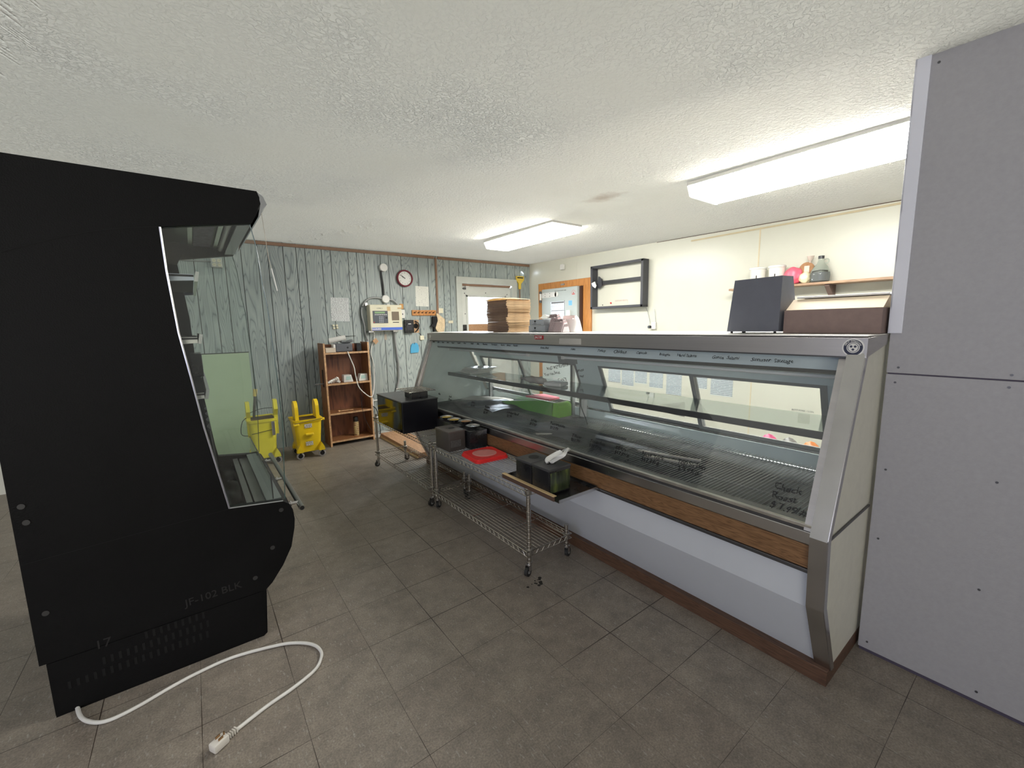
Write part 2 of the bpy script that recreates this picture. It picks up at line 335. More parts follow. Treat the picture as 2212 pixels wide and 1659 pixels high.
def text(name, s, o, right, up, size, m, parent=None, shear=0.0, ext=0.0006, align='LEFT', hand=0.0):
    cu = bpy.data.curves.new(name, 'FONT'); cu.body = s; cu.size = size; cu.shear = shear; cu.align_x = align
    cu.resolution_u = 2; cu.extrude = ext; cu.space_line = 0.8
    tmp = bpy.data.objects.new(name, cu); col.objects.link(tmp)
    bpy.context.view_layer.update()
    me = bpy.data.meshes.new_from_object(tmp.evaluated_get(bpy.context.evaluated_depsgraph_get()))
    col.objects.unlink(tmp); bpy.data.objects.remove(tmp)
    if hand:     # unsteady felt-pen lettering
        q = (sum(map(ord, s)) % 17)*.7
        for v in me.vertices:
            x, y = v.co.x/size, v.co.y/size
            v.co.x += size*hand*(.10*sin(5.1*y+2.3*x+q)+.06*sin(9*x+q*2)); v.co.y += size*hand*(.10*sin(3.1*x+q)+.09*sin(7.7*x+q*3)*(y+.2))
    right = V(right).normalized(); up = V(up); up = (up-right*up.dot(right)).normalized(); nrm = right.cross(up)
    me.transform(Matrix(((right.x, up.x, nrm.x, o[0]), (right.y, up.y, nrm.y, o[1]), (right.z, up.z, nrm.z, o[2]), (0, 0, 0, 1))))
    me.materials.clear(); me.materials.append(m)
    ob = bpy.data.objects.new(name, me); col.objects.link(ob)
    if parent: ob.parent = parent; ob.matrix_parent_inverse = Matrix.Translation(-root_loc(parent))
    return ob
def RZ(d): return Matrix.Rotation(R(d), 3, 'Z')

# ================================================================ THE ROOM
XL, XR, YF, YB = -3.95, 4.65, -2.95, 5.66
def cz(x, y):   # the ceiling climbs a little to the back and sags between joints
    z = 2.345+0.075*(y-0.45)/5.2
    d = (x-(1.49+(1.98-y)*0.36)); z += -0.012*math.exp(-(d/0.22)**2)
    d = (x-(0.55+(1.98-y)*0.30)); z += -0.006*math.exp(-(d/0.3)**2)
    return z
b = MB(); b.bb(XL-.1, XR+.1, YF-.1, YB+.1, -0.1, 0.0); struct(b.obj('floor', mat_floor()))
b = MB(); b.grid(lambda u, v: (XL-.1+u*(XR-XL+.2), YF-.1+v*(YB-YF+.2), cz(XL-.1+u*(XR-XL+.2), YF-.1+v*(YB-YF+.2))), 130, 60, th=0.06)
o = struct(b.obj('ceiling', mat_ceiling(), smooth=True))
# back wall: core + panelling boards with open grooves (door opening left free)
DX0, DX1, DZ = 3.31, 4.26, 2.05
WALLW = mat('white_wall_paint', (0.70, 0.70, 0.66), 0.6, var=0.04, nscale=2)
WALLC = mat('cream_wall_board', (0.64, 0.63, 0.54), 0.32, var=0.03, nscale=1.5)
GROOVE = mat('dark_groove', (0.012, 0.015, 0.015), 0.8)
b = MB()
b.mi = 0; b.bb(XL-.1, -1.35, YB, YB+.12, 0, 2.5)
b.mi = 1; b.bb(-1.35, DX0, YB+.006, YB+.12, 0, 2.5); b.bb(DX1, XR+.1, YB+.006, YB+.12, 0, 2.5); b.bb(DX0, DX1, YB+.006, YB+.12, DZ, 2.5)
gx = [-1.35, -1.16, -1.03, -0.87, -0.72, -0.53, -0.43, -0.27, -0.12, 0.088, 0.246, 0.362, 0.519, 0.68, 0.78, 0.939, 1.078, 1.175, 1.362, 1.466, 1.676, 1.783, 1.884, 2.093, 2.201, 2.379, 2.62, 2.782, 2.90, 3.02, 3.123, 3.28, 3.355, 3.458, 3.667, 3.768, 3.948, 4.179, 4.334, 4.443, XR]
bm = b.bm; lay = bm.faces.layers.float.new('plank'); b.mi = 2
done = set(bm.faces)
for i, (a, c) in enumerate(zip(gx, gx[1:])):
    for (x0, x1, z0) in ([(a, c, 0)] if c <= DX0 or a >= DX1 else ([(a, DX0, 0), (DX0, c, DZ)] if a < DX0 else ([(a, c, DZ)] if c <= DX1 else [(a, DX1, DZ), (DX1, c, 0)]))):
        g0 = 0.0035 if x0 == a else 0; g1 = 0.0035 if x1 == c else 0
        if x1-x0 < 0.01: continue
        b.bb(x0+g0, x1-g1, YB, YB+.0065, z0, 2.45)
        for f in bm.faces:
            if f not in done: f[lay] = i*3.7; done.add(f)
struct(b.obj('wall_back', [WALLW, GROOVE, mat_panelling()]))
b = MB(); b.bb(XR, XR+.12, YF, YB+.1, 0, 2.5); struct(b.obj('wall_right', WALLC))
# left and front walls with shop windows (behind the camera)
def wall_with_window(name, ax, pos, out, a0, a1, w0, w1, z0, z1):
    b = MB()
    for (p, q, r, s_) in ((a0, w0, 0, 2.5), (w1, a1, 0, 2.5), (w0, w1, 0, z0), (w0, w1, z1, 2.5)):
        if ax == 'X': b.bb(min(pos, out), max(pos, out), p, q, r, s_)
        else: b.bb(p, q, min(pos, out), max(pos, out), r, s_)
    return struct(b.obj(name, WALLW))
wall_with_window('wall_left', 'X', XL, XL-.12, YF, YB+.1, -1.9, 0.7, 0.7, 2.2)
wall_with_window('wall_front', 'Y', YF, YF-.12, XL-.1, XR+.1, -3.6, -0.8, 0.7, 2.2)
for i, (ax, p, a0, a1) in enumerate((('X', XL-.06, -1.9, 0.7), ('Y', YF-.06, -3.6, -0.8))):
    b = MB()
    for k in range(3):
        c = a0+.02+(a1-a0-.04)*k/2
        if ax == 'X': b.bb(p-.03, p+.03, c-.02, c+.02, .7, 2.2)
        else: b.bb(c-.02, c+.02, p-.03, p+.03, .7, 2.2)
    for z in (.72, 2.18):
        if ax == 'X': b.bb(p-.03, p+.03, a0, a1, z-.02, z+.02)
        else: b.bb(a0, a1, p-.03, p+.03, z-.02, z+.02)
    f = struct(b.obj('window_%d' % (i+1), TRIMGR))
    b = MB()
    if ax == 'X': b.bb(p-.003, p+.003, a0, a1, .72, 2.18)
    else: b.bb(a0, a1, p-.003, p+.003, .72, 2.18)
    b.obj('pane', GLASS, f)

# partition the display case butts against
PARTM = mat('white_partition_board', (0.34, 0.335, 0.352), 0.5, var=0.04, nscale=60, bump=0.05, bscale=150)
b = MB(); b.bb(2.18, 2.27, YF, 0.440, 0.015, 1.2025, 0.002); b.bb(2.18, 2.27, YF, 0.440, 1.2075, 2.336, 0.002)
b.mi = 1; b.bb(2.185, 2.265, YF, 0.436, 0, 2.40)
pt = struct(b.obj('wall_partition', [PARTM, mat('partition_gap', (0.06, 0.05, 0.08), 0.7)]))
for (y, z) in ((0.405, 1.23), (0.118, 1.224), (0.41, 1.171), (0.12, 1.182), (0.41, 0.816), (0.116, 0.849), (0.41, 0.52), (0.121, 0.443), (0.41, 0.049), (0.092, 0.05), (0.385, 2.303), (-0.2, 2.30), (-0.2, 0.83)):
    b = MB(); b.cyl((2.1805, y, z), (2.1775, y, z), 0.004, n=10); b.obj('screw', DKSTEEL, pt)
b = MB(); b.bb(2.174, 2.180, 0.405, 0.447, 1.362, 2.34, 0.001); b.bb(2.174, 2.276, 0.441, 0.447, 1.362, 2.34, 0.001)
o = struct(b.obj('trim_1', mat('lilac_white_vinyl', (0.66, 0.67, 0.74), 0.35, var=0.02)))

# brown trims on the back wall
b = MB(); b.bb(-1.3, 2.875, YB-.014, YB, 2.375, 2.412, .003); b.bb(2.93, 4.64, YB-.014, YB, 2.375, 2.412, .003); struct(b.obj('trim_2', TRIMBR))
b = MB(); b.bb(2.885, 2.915, YB-.016, YB, 0, 2.40, .003); struct(b.obj('trim_3', TRIMBR))
b = MB(); b.bb(XR-.006, XR, 0.3, 2.75, 2.318, 2.335); struct(b.obj('trim_4', mat('tan_edge', (0.56, 0.47, 0.30), 0.6, var=0.1)))
b = MB(); b.prism([(0.3, 2.337), (3.2, 2.379), (3.2, 2.384), (0.3, 2.344)], 'X', XR-.005, XR); struct(b.obj('trim_5', mat('dark_crack', (0.10, 0.06, 0.04), 0.8)))
# seams in the wall board
SEAM = mat('seam_tape', (0.66, 0.56, 0.38), 0.5, var=0.1)
for i, y in enumerate((2.012, 4.56)):
    b = MB(); b.bb(XR-.002, XR, y-.006, y+.006, 0, 2.34); struct(b.obj('trim_%d' % (6+i), SEAM if i == 0 else WALLC))
# pale green sheet low on the back wall
b = MB(); b.bb(-0.72, 0.492, YB-.006, YB, 0.0, 1.17, .001); b.mi = 1; b.bb(-0.72, 0.496, YB-.007, YB-.0005, 1.166, 1.176)
tag(b.obj('wall_sheet', [mat('pale_green_sheet', (0.42, 0.52, 0.36), 0.45, var=0.06, nscale=5), GROOVE]), 'pale green smooth sheet covering the lower back wall behind the black cooler', 'wall panel')

# exit door on the back wall
d = MB()
d.bb(DX0-.095, DX0+.004, YB-.03, YB+.10, 0, DZ+.1, .003); d.bb(DX1-.004, DX1+.095, YB-.03, YB+.10, 0, DZ+.1, .003); d.bb(DX0-.095, DX1+.095, YB-.032, YB+.10, DZ, DZ+.1, .003)
dr = struct(d.obj('door_1', TRIMGR))
b = MB(); wx0, wx1, wz0, wz1 = 3.435, 4.13, 1.44, 1.855
yd0, yd1 = YB+.03, YB+.07
b.bb(DX0+.006, wx0, yd0, yd1, .01, DZ-.03); b.bb(wx1, DX1-.006, yd0, yd1, .01, DZ-.03); b.bb(wx0, wx1, yd0, yd1, wz1, DZ-.03); b.bb(wx0, wx1, yd0, yd1, .01, wz0-.2)
for a in ((wx0-.03, wx1+.03, wz1, wz1+.03), (wx0-.03, wx0, wz0-.2, wz1+.03), (wx1, wx1+.03, wz0-.2, wz1+.03)): b.bb(a[0], a[1], yd0-.012, yd0, a[2], a[3], .003)
b.obj('door_slab', mat('door_white_paint', (0.60, 0.61, 0.57), 0.45, var=0.04), dr)
b = MB(); b.bb(wx0, wx1, yd0+.015, yd1-.01, wz0-.2, wz0); b.obj('kick_panel', PLANKW, dr)
b = MB(); b.bb(wx0, wx1, yd0+.02, yd0+.024, wz0, wz1)
me, t, p = nt('perforated_screen'); L = t.links.new
vo = N(t, 'ShaderNodeTexVoronoi', i_Scale=42.0, i_Randomness=0.0); L(coord(t, (1, 0.001, 1.0)), vo.inputs['Vector'])
gt = N(t, 'ShaderNodeMath', operation='LESS_THAN', i_1=0.24); L(vo.outputs['Distance'], gt.inputs[0])
p.inputs['Base Color'].default_value = (0.45, 0.55, 0.58, 1); tr = N(t, 'ShaderNodeBsdfTransparent'); mx = t.nodes.new('ShaderNodeMixShader')
L(gt.outputs[0], mx.inputs[0]); L(tr.outputs[0], mx.inputs[1]); L(p.outputs[0], mx.inputs[2]); L(mx.outputs[0], t.nodes['Material Output'].inputs[0])
b.obj('pane', me, dr)
b = MB(); b.bb(wx0, wx1, yd0+.028, yd0+.031, wz0, wz1); b.obj('glass', GLASS, dr)
b = MB(); b.bb(DX0+.02, DX1-.02, YB+.0, YB+.03, DZ-.03, DZ-.002); b.obj('weather_strip', TRIMBR, dr)
b = MB(); b.cyl((3.37, yd0, 1.13), (3.37, yd0-.05, 1.13), .012); b.lathe([(.012, 0), (.028, -.01), (.03, -.03), (.018, -.045)], (3.37, yd0-.04, 1.13), axis='Y'); b.bb(3.35, 3.39, yd0-.004, yd0, 1.2, 1.3, .002); b.obj('door_handle', STEEL, dr, True)
b = MB(); b.bb(3.36, 3.40, yd0-.03, yd0, 1.965, 1.995, .004); b.cyl((3.33, yd0-.02, 1.98), (3.36, yd0-.02, 1.98), .008); b.obj('latch', DKSTEEL, dr)
b = MB(); b.bb(3.40, 3.46, yd0-.02, yd0, 2.0, 2.02, .003); b.obj('alarm_contact', WHITE, dr)
b = MB()
for (x, z) in ((3.385, 1.91), (3.77, 1.925), (3.385, 1.60), (4.19, 1.91)): b.cyl((x, yd0, z), (x, yd0-.003, z), .008, n=10)
b.obj('rivet', DKSTEEL, dr)
b = MB(); b.bb(3.30, 3.36, YB-.05, YB-.03, 1.345, 1.435, .004); tag(b.obj('lock_box', BLACKP), 'small black lock box beside the exit door frame above the case top', 'lock box')

# walk-in cooler door in the right wall
FX = XR-.03
d = MB(); d.bb(FX, XR, 5.24, 5.40, 0, 2.07, .004); d.bb(FX, XR, 4.245, 4.40, 0, 2.07, .004); d.bb(FX-.001, XR, 4.245, 5.40, 1.965, 2.07, .004)
dr2 = struct(d.obj('door_2', ORANGE))
b = MB(); b.bb(FX-.075, FX-.004, 4.445, 5.235, .06, 1.965, .012); b.obj('door_slab', mat('pale_grey_enamel', (0.44, 0.48, 0.46), 0.35, var=0.03), dr2)
b = MB(); b.bb(FX-.03, FX, 4.40, 4.445, .06, 1.96); b.obj('gasket', mat('brown_gasket', (0.06, 0.025, 0.015), 0.5), dr2)
for zz in (1.87, 0.5):
    b = MB(); b.bb(FX-.084, FX-.074, 4.88, 5.22, zz-.04, zz+.04, .004); b.cyl((FX-.084, 4.88, zz), (FX-.074, 4.88, zz), .04, n=20); b.cyl((FX-.085, 5.25, zz-.10), (FX-.085, 5.25, zz+.06), .016)
    b.bb(FX-.06, FX, 5.24, 5.30, zz-.03, zz+.03, .004)
    h = b.obj('hinge', WHITE, dr2)
    b = MB()
    for (y, z) in ((5.14, .02), (5.14, -.02), (5.03, .022), (5.03, -.018), (4.90, 0.02)): b.cyl((FX-.084, y, zz+z), (FX-.087, y, zz+z), .006, n=8)
    for z in (.05, -.09): b.lathe([(.02, -.02), (.022, 0), (.016, .02)], (FX-.085, 5.25, zz+z), 12)
    b.obj('bolt', DKSTEEL, h)
b = MB(); b.bb(FX-.0765, FX-.075, 4.70, 5.02, 1.45, 1.76); sh = b.obj('notice', mat_print('faded_notice', (0.76, 0.80, 0.86), (0.35, 0.38, 0.5), 28, amount=0.42), dr2)
b = MB(); b.bb(FX-.078, FX-.0765, 4.72, 5.0, 1.735, 1.755); b.bb(FX-.078, FX-.0765, 4.72, 5.0, 1.62, 1.627); b.bb(FX-.078, FX-.0765, 4.705, 4.712, 1.40, 1.77); b.obj('notice_edge', INKG, dr2)
b = MB(); b.bb(FX-.0765, FX-.075, 4.55, 4.62, 1.69, 1.76); b.obj('blue_sticker', mat('blue_sticker', (0.16, 0.45, 0.80), 0.5), dr2)
b = MB(); b.bb(FX-.095, FX-.075, 4.58, 4.66, 1.30, 1.62, .006); b.cyl((FX-.095, 4.62, 1.60), (FX-.098, 4.62, 1.60), .008); b.obj('latch_handle', WHITE, dr2)
b = MB()
for a in range(9):
    an = R(a*20); b.box((FX-.0756, 4.52+.042*cos(an), 1.865+.042*sin(an)), (.001, .012, .004), rot=Matrix.Rotation(an, 3, 'X'))
b.lathe([(.010, -.0005), (.010, .0005)], (FX-.0758, 4.52, 1.872), 12, 'X'); b.bb(FX-.0763, FX-.0753, 4.49, 4.55, 1.845, 1.858)
b.obj('red_emblem', mat('red_ink', (0.6, 0.05, 0.04), 0.5), dr2)
text('notice_lettering', 'THIS DOOR MUST BE KEPT CLOSED', (FX-.0755, 4.93, 1.915), (0, -1, 0), (0, 0, 1), .016, INK, dr2)
b = MB(); b.bb(FX-.012, FX, 4.78, 4.86, 2.005, 2.03, .003); b.obj('name_plate', mat('grey_plate', (0.35, 0.33, 0.32), 0.4, 0.5), dr2)

# ================================================================ CEILING LIGHTS
LENS = mat_emit('lit_diffuser', (1.0, 0.985, 0.92), 38.0)
def light(x0, x1, y0, y1, label, power=None):
    zt = cz((x0+x1)/2, (y0+y1)/2)-.004; zb = zt-.085
    r = thing('ceiling_light', label, 'light', ((x0+x1)/2, (y0+y1)/2, zt), 'wraparound fluorescent ceiling lights')
    b = MB(); b.bb(x0-.006, x1+.006, y0-.01, y1+.01, zt-.022, zt, .003); b.obj('housing', mat('fixture_white', (0.60, 0.59, 0.56), 0.4), r)
    b = MB(); b.prism([(x0, zt-.022), (x0+.03, zb+.004), (x0+.05, zb), (x1-.05, zb), (x1-.03, zb+.004), (x1, zt-.022)], 'Y', y0, y1); b.obj('diffuser', LENS, r)
    for y in (y0, y1):
        b = MB(); b.prism([(x0-.004, zt-.02), (x0+.028, zb), (x0+.05, zb-.004), (x1-.05, zb-.004), (x1-.028, zb), (x1+.004, zt-.02)], 'Y', y-(.008 if y == y0 else 0), y+(.008 if y == y1 else 0)); b.obj('end_cap', mat_end, r)
mat_end = mat('lit_end_cap', (0.95, 0.94, 0.88), 0.5, emit=0.9)
light(2.78, 3.20, 0.56, 1.68, 'long lit fluorescent ceiling light nearest the white partition, above the cream wall side')
light(2.80, 3.18, 3.06, 4.22, 'lit fluorescent ceiling light farther back, beyond the middle of the glass meat case')

# ================================================================ DELI CASE
Y0, Y1 = 0.450, 3.985
case = thing('deli_display_case', 'long slanted-glass stainless meat display case with white front and oak strip', 'display case', (2.15, 2.2, 0))
prof = [(1.863, 0.065), (1.71, 0.379), (1.69, 0.653), (1.92, 1.28), (1.92, 1.352), (2.30, 1.354), (2.62, 0.71), (2.62, 0.065)]
for (a, c, nm) in ((Y0+.004, Y0+.045, 0), (Y1-.045, Y1-.004, 1)):
    b = MB(); b.prism(prof, 'Y', a, c); b.mi = 1; xs = [(1.75, .60), (1.93, 1.26), (2.30, 1.3), (2.58, .70), (2.58, .60)]
    b.prism(xs, 'Y', (c if nm == 0 else a-.004), (c+.004 if nm == 0 else a)); b.obj('end_panel', [CREAMP, TEAL], case)
for (a, c) in ((Y0, Y0+.052), (Y1-.052, Y1)):   # bent stainless end frames
    inn = [(1.885, 0.08), (1.735, 0.385), (1.715, 0.65), (1.945, 1.285)]
    outp = [(1.863, 0.06), (1.71, 0.379), (1.69, 0.653), (1.921, 1.30)]
    b = MB(); b.strip([(p[0]-.004, p[1]) for p in outp][::-1], .012, 'Y', a-.002, c)
    b.prism([outp[0], outp[1], outp[2], outp[3], (1.95, 1.30), (1.718, 0.653), (1.738, 0.385), (1.892, 0.06)], 'Y', a-.004, a-.0005) if a == Y0 else None
    b.obj('end_frame', STEEL, case)
# slim inner glass stop next to the frame
for y in (Y0+.055, Y1-.075):
    b = MB(); b.prism([(1.704, .665), (1.716, .665), (1.936, 1.276), (1.924, 1.276)], 'Y', y, y+.022)
    b.obj('glass_stop', STEELB, case)
b = MB(); b.prism([(1.694, .6525), (1.697, .6525), (1.697, .6565), (1.694, .6565)], 'Y', Y0, Y0+.001)
b.bb(1.69, 2.18, Y0-.003, Y0+.002, .648, .656); b.obj('panel_seam', DKSTEEL, case)
b = MB(); b.prism([(1.916, 1.282), (1.916, 1.352), (2.46, 1.358), (2.46, 1.33), (1.935, 1.325), (1.935, 1.282)], 'Y', Y0-.002, Y1+.002); b.prism([(1.914, 1.281), (2.18, 1.322), (2.18, 1.3565), (1.914, 1.3525)], 'Y', Y0-.006, Y0+.001); b.obj('canopy', STEELB, case)
b = MB(); b.bb(1.93, 2.46, Y0, Y1, 1.3565, 1.3605); b.obj('canopy_top', mat('white_laminate_top', (0.75, 0.74, 0.70), 0.35, var=0.04), case)
b = MB(); b.prism([(1.912, 1.279), (1.922, 1.279), (1.922, 1.2845), (1.912, 1.2845)], 'Y', Y0, Y1); b.obj('canopy_lip', DKSTEEL, case)
b = MB(); b.prism([(1.719, .684), (1.725, .684), (1.935, 1.282), (1.929, 1.282)], 'Y', Y0+.052, Y1-.052); gf = b.obj('front_glass', thin_glass('case_front_glass', (0.98, 0.99, 0.99), 0.014, 1.5), case)
b = MB(); b.bb(1.708, 1.728, Y0+.05, Y1-.05, .672, .686, .002); b.obj('glass_channel', STEELS, case)
b = MB(); b.bb(1.716, 1.80, Y0+.05, Y1-.05, .650, .672); b.obj('shadow_gap', DKSTEEL, case)
b = MB(); b.bb(1.712, 1.76, Y0+.05, Y1-.05, .609, .659, .004); b.obj('steel_bumper', STEEL, case)
b = MB(); b.bb(1.712, 1.75, Y0+.05, Y1-.05, .520, .608, .002); b.obj('oak_strip', OAK, case)
b = MB(); b.bb(1.705, 1.76, Y0+.05, Y1-.05, .503, .519, .003); b.obj('lower_lip', DKSTEEL, case)
b = MB(); b.prism([(1.73, .503), (1.73, .36), (1.872, .065), (1.90, .065), (1.90, .503)], 'Y', Y0+.045, Y1-.045); b.obj('front_panel', CASEWH, case)
b = MB(); b.bb(1.836, 2.60, Y0+.002, Y1-.002, 0, .066, .002); b.obj('kick_base', KICK, case)
# insides
b = MB(); b.bb(1.80, 2.60, Y0+.05, Y1-.05, .56, .615); b.obj('tank_bottom', mat('tank_grey', (0.10, 0.105, 0.11), 0.45, 0.3, var=0.2), case)
b = MB(); b.prism([(1.73, .60), (1.73, .669), (1.84, .650), (1.84, .60)], 'Y', Y0+.05, Y1-.05); b.obj('front_baffle', DKSTEEL, case)
b = MB(); b.prism([(2.60, .08), (2.60, .712), (2.575, .712), (2.575, .60), (2.575, .08)], 'Y', Y0+.045, Y1-.045); b.obj('rear_liner', TEAL, case)
b = MB()
for k in range(3): b.prism([(2.592+.018*k, .712), (2.599+.018*k, .712), (2.599+.018*k, .724), (2.592+.018*k, .724)], 'Y', Y0+.05, Y1-.05)
b.bb(2.58, 2.64, Y0+.05, Y1-.05, .706, .713); b.obj('door_track', STEEL, case)
b = MB(); b.prism([(2.44, 1.10), (2.60, 1.10), (2.46, 1.34), (2.40, 1.34)], 'Y', Y0+.045, Y1-.045); b.obj('rear_header', TEAL, case)
# header light box under the canopy
b = MB(); b.prism([(1.99, 1.29), (2.0, 1.222), (2.03, 1.205), (2.30, 1.17), (2.42, 1.17), (2.42, 1.33), (1.99, 1.33)], 'Y', Y0+.045, Y1-.045); b.obj('header_panel', TEALW, case)
b = MB(); b.prism([(1.995, 1.222), (2.005, 1.205), (2.02, 1.203), (2.02, 1.222)], 'Y', Y0+.045, Y1-.045); b.obj('header_lip', DKSTEEL, case)
b = MB(); b.cyl((2.11, Y0+.1, 1.182), (2.11, 2.2, 1.182), .008); b.cyl((2.11, 2.6, 1.182), (2.11, Y1-.1, 1.182), .008)
b.obj('lamp_tube', mat('unlit_tube', (0.75, 0.76, 0.76), 0.25), case, True)
for y in (Y0+.09, 2.2, 2.6, Y1-.09):
    b = MB(); b.box((2.11, y, 1.185), (.022, .03, .03), .004)
    b.obj('lamp_holder', WHITE, case)
# sliding rear doors (lean backwards), four panes with frames
def rear(y0, y1, off, wid=.028):
    x0, z0, x1, z1 = 2.597+off, .724, 2.440+off, 1.105
    b = MB()
    def rail(ya, yb, ta, tb):
        pa = (x0+(x1-x0)*ta, z0+(z1-z0)*ta); pb = (x0+(x1-x0)*tb, z0+(z1-z0)*tb)
        b.prism([pa, pb, (pb[0]+.016, pb[1]), (pa[0]+.016, pa[1])], 'Y', ya, yb)
    rail(y0, y0+wid, 0, 1); rail(y1-wid, y1, 0, 1); rail(y0+wid, y1-wid, 0, .06); rail(y0+wid, y1-wid, .94, 1)
    f = b.obj('rear_door', GREYMET, case)
    b = MB(); ta, tb = .06, .94
    pa = (x0+(x1-x0)*ta+.006, z0+(z1-z0)*ta); pb = (x0+(x1-x0)*tb+.006, z0+(z1-z0)*tb)
    b.prism([pa, pb, (pb[0]+.003, pb[1]), (pa[0]+.003, pa[1])], 'Y', y0+wid, y1-wid); b.obj('pane', GLASS, f)
rear(.71, 1.43, 0); rear(1.40, 2.19, .018); rear(2.42, 3.20, .018, .03); rear(3.15, 3.84, 0, .03)
for (ya, yb) in ((2.19, 2.42), (Y0+.045, .71), (3.84, Y1-.045)):
    b = MB(); b.prism([(2.61, .712), (2.455, 1.105), (2.475, 1.105), (2.63, .712)], 'Y', ya, yb); b.obj('rear_wall', TEAL, case)
# middle standards and brackets
for y in (2.44, 2.545, 3.80, .62):
    b = MB(); b.bb(2.535, 2.565, y-.014, y+.014, .62, 1.19); b.mi = 1; b.bb(2.5335, 2.5365, y-.003, y+.003, .64, 1.18); b.obj('shelf_standard', [GREYMET, INK], case)
for y in (2.44, 3.80, .62, 2.545, 1.5, 3.2):
    b = MB(); b.prism([(2.53, .80), (2.53, .90), (2.12, .925), (2.12, .915)], 'Y', y-.004, y+.004); b.obj('shelf_bracket', STEEL, case)
for (a, c) in ((Y0+.07, 2.43), (2.435, Y1-.07)):
    b = MB(); b.bb(2.095, 2.11, a, c, .915, .945, .002); b.bb(2.095, 2.12, a, c, .913, .917); sh = b.obj('shelf_rail', DKSTEEL, case)
    b = MB(); b.bb(2.112, 2.50, a+.005, c-.005, .934, .940); b.obj('shelf_glass', GLASSS, case)
b = MB(); b.prism([(2.50, .66), (2.535, .66), (2.545, .80), (2.51, .80)], 'Y', 2.37, 2.41); b.obj('white_bracket', WHITE, case)
b = MB(); b.prism([(2.44, 1.10), (2.56, 1.13), (2.56, 1.18), (2.42, 1.18)], 'Y', 2.38, 2.60); b.obj('conduit_shroud', GREYMET, case)
b = MB(); b.tube([(2.5, 2.40, .82), (2.45, 2.35, .76), (2.40, 2.25, .68), (2.35, 2.18, .635)], .004, 6, smooth=4); b.obj('lead', BLACKP, case)
# wire deck racks on the case floor
for (ya, yb, n) in ((Y0+.07, 1.35, 46), (1.37, 2.40, 50), (2.42, 3.20, 38), (3.22, Y1-.07, 34)):
    b = MB()
    for k in range(n):
        y = ya+(yb-ya)*k/(n-1); zz = .632+.012*max(0, sin((y-1.0)*1.9)); b.cyl((1.85, y, .64), (2.56, y, zz+.012), .0022, n=5)
    for x in (1.86, 2.05, 2.3, 2.54): b.cyl((x, ya, .632), (x, yb, .632), .0035, n=6)
    b.obj('wire_deck', mat('deck_wire', (0.42, 0.43, 0.43), 0.3, 0.8, var=0.2), case)
b = MB(); b.grid(lambda u, v: (1.86+u*.50, Y0+.3+v*3.1, .622+.004*sin(v*23+u*4)), 8, 60, th=.004); b.obj('deck_liner', mat('dark_deck_liner', (0.045, 0.05, 0.053), 0.45, 0.1, var=0.35, nscale=5), case)
# badges and stickers
b = MB(); b.bb(1.912, 1.917, 2.19, 2.285, 1.318, 1.346, .002); bd = b.obj('maker_badge', mat('red_badge', (0.33, 0.02, 0.03), 0.3), case)
text('badge_lettering', 'JACOB', (1.9115, 2.278, 1.325), (0, -1, 0), (0, 0, 1), .024, WHITE, bd, shear=.2)
b = MB(); b.bb(1.914, 1.9165, 1.84, 2.035, 1.292, 1.328, .002); b.obj('worn_label', mat('worn_label', (0.45, 0.44, 0.40), 0.6, var=0.15), case)
b = MB(); b.box((1.9145, 3.925, 1.322), (.003, .028, .028), rot=Matrix.Rotation(R(45), 3, 'X')); b.obj('diamond_mark', WHITE, case)
b = MB(); b.cyl((1.9165, .485, 1.317), (1.9145, .485, 1.317), .033, n=36); st = b.obj('round_sticker', WHITE, case)
b = MB()
for (r0, r1) in ((.0285, .0195),):
    b.lathe([(r0, 0), (r0, -.0006), (r1, -.0006), (r1, 0)], (1.9145, .485, 1.317), 36, 'X', cap=False)
b.obj('sticker_ring', mat('navy_print', (0.025, 0.03, 0.06), 0.5), st)
b = MB(); b.cyl((1.9143, .485, 1.317), (1.9137, .485, 1.317), .0165, n=24)
for k in range(3):
    pass
b.obj('sticker_centre', WHITE, st)
b = MB()
for (y, z) in ((.491, 1.321), (.479, 1.321), (.485, 1.310)): b.cyl((1.9138, y, z), (1.9132, y, z), .0042, n=12)
b.lathe([(.0165, 0), (.0165, -.0008), (.0148, -.0008), (.0148, 0)], (1.9140, .485, 1.317), 24, 'X', cap=False)
b.obj('sticker_emblem', mat('navy_print2', (0.05, 0.055, 0.09), 0.5), st)
for i, ch_ in enumerate('GARLIC EXPRESSIONS'):
    an = R(158-i*7.6*1.05*1.0)
    if ch_ != ' ':
        text('sticker_letter', ch_, (1.9132, .485-.0215*cos(an)+.0015*sin(an), 1.317+.0215*sin(an)), (0, -sin(an), -cos(an)), (0, -cos(an), sin(an)), .0075, WHITE, st, align='CENTER')
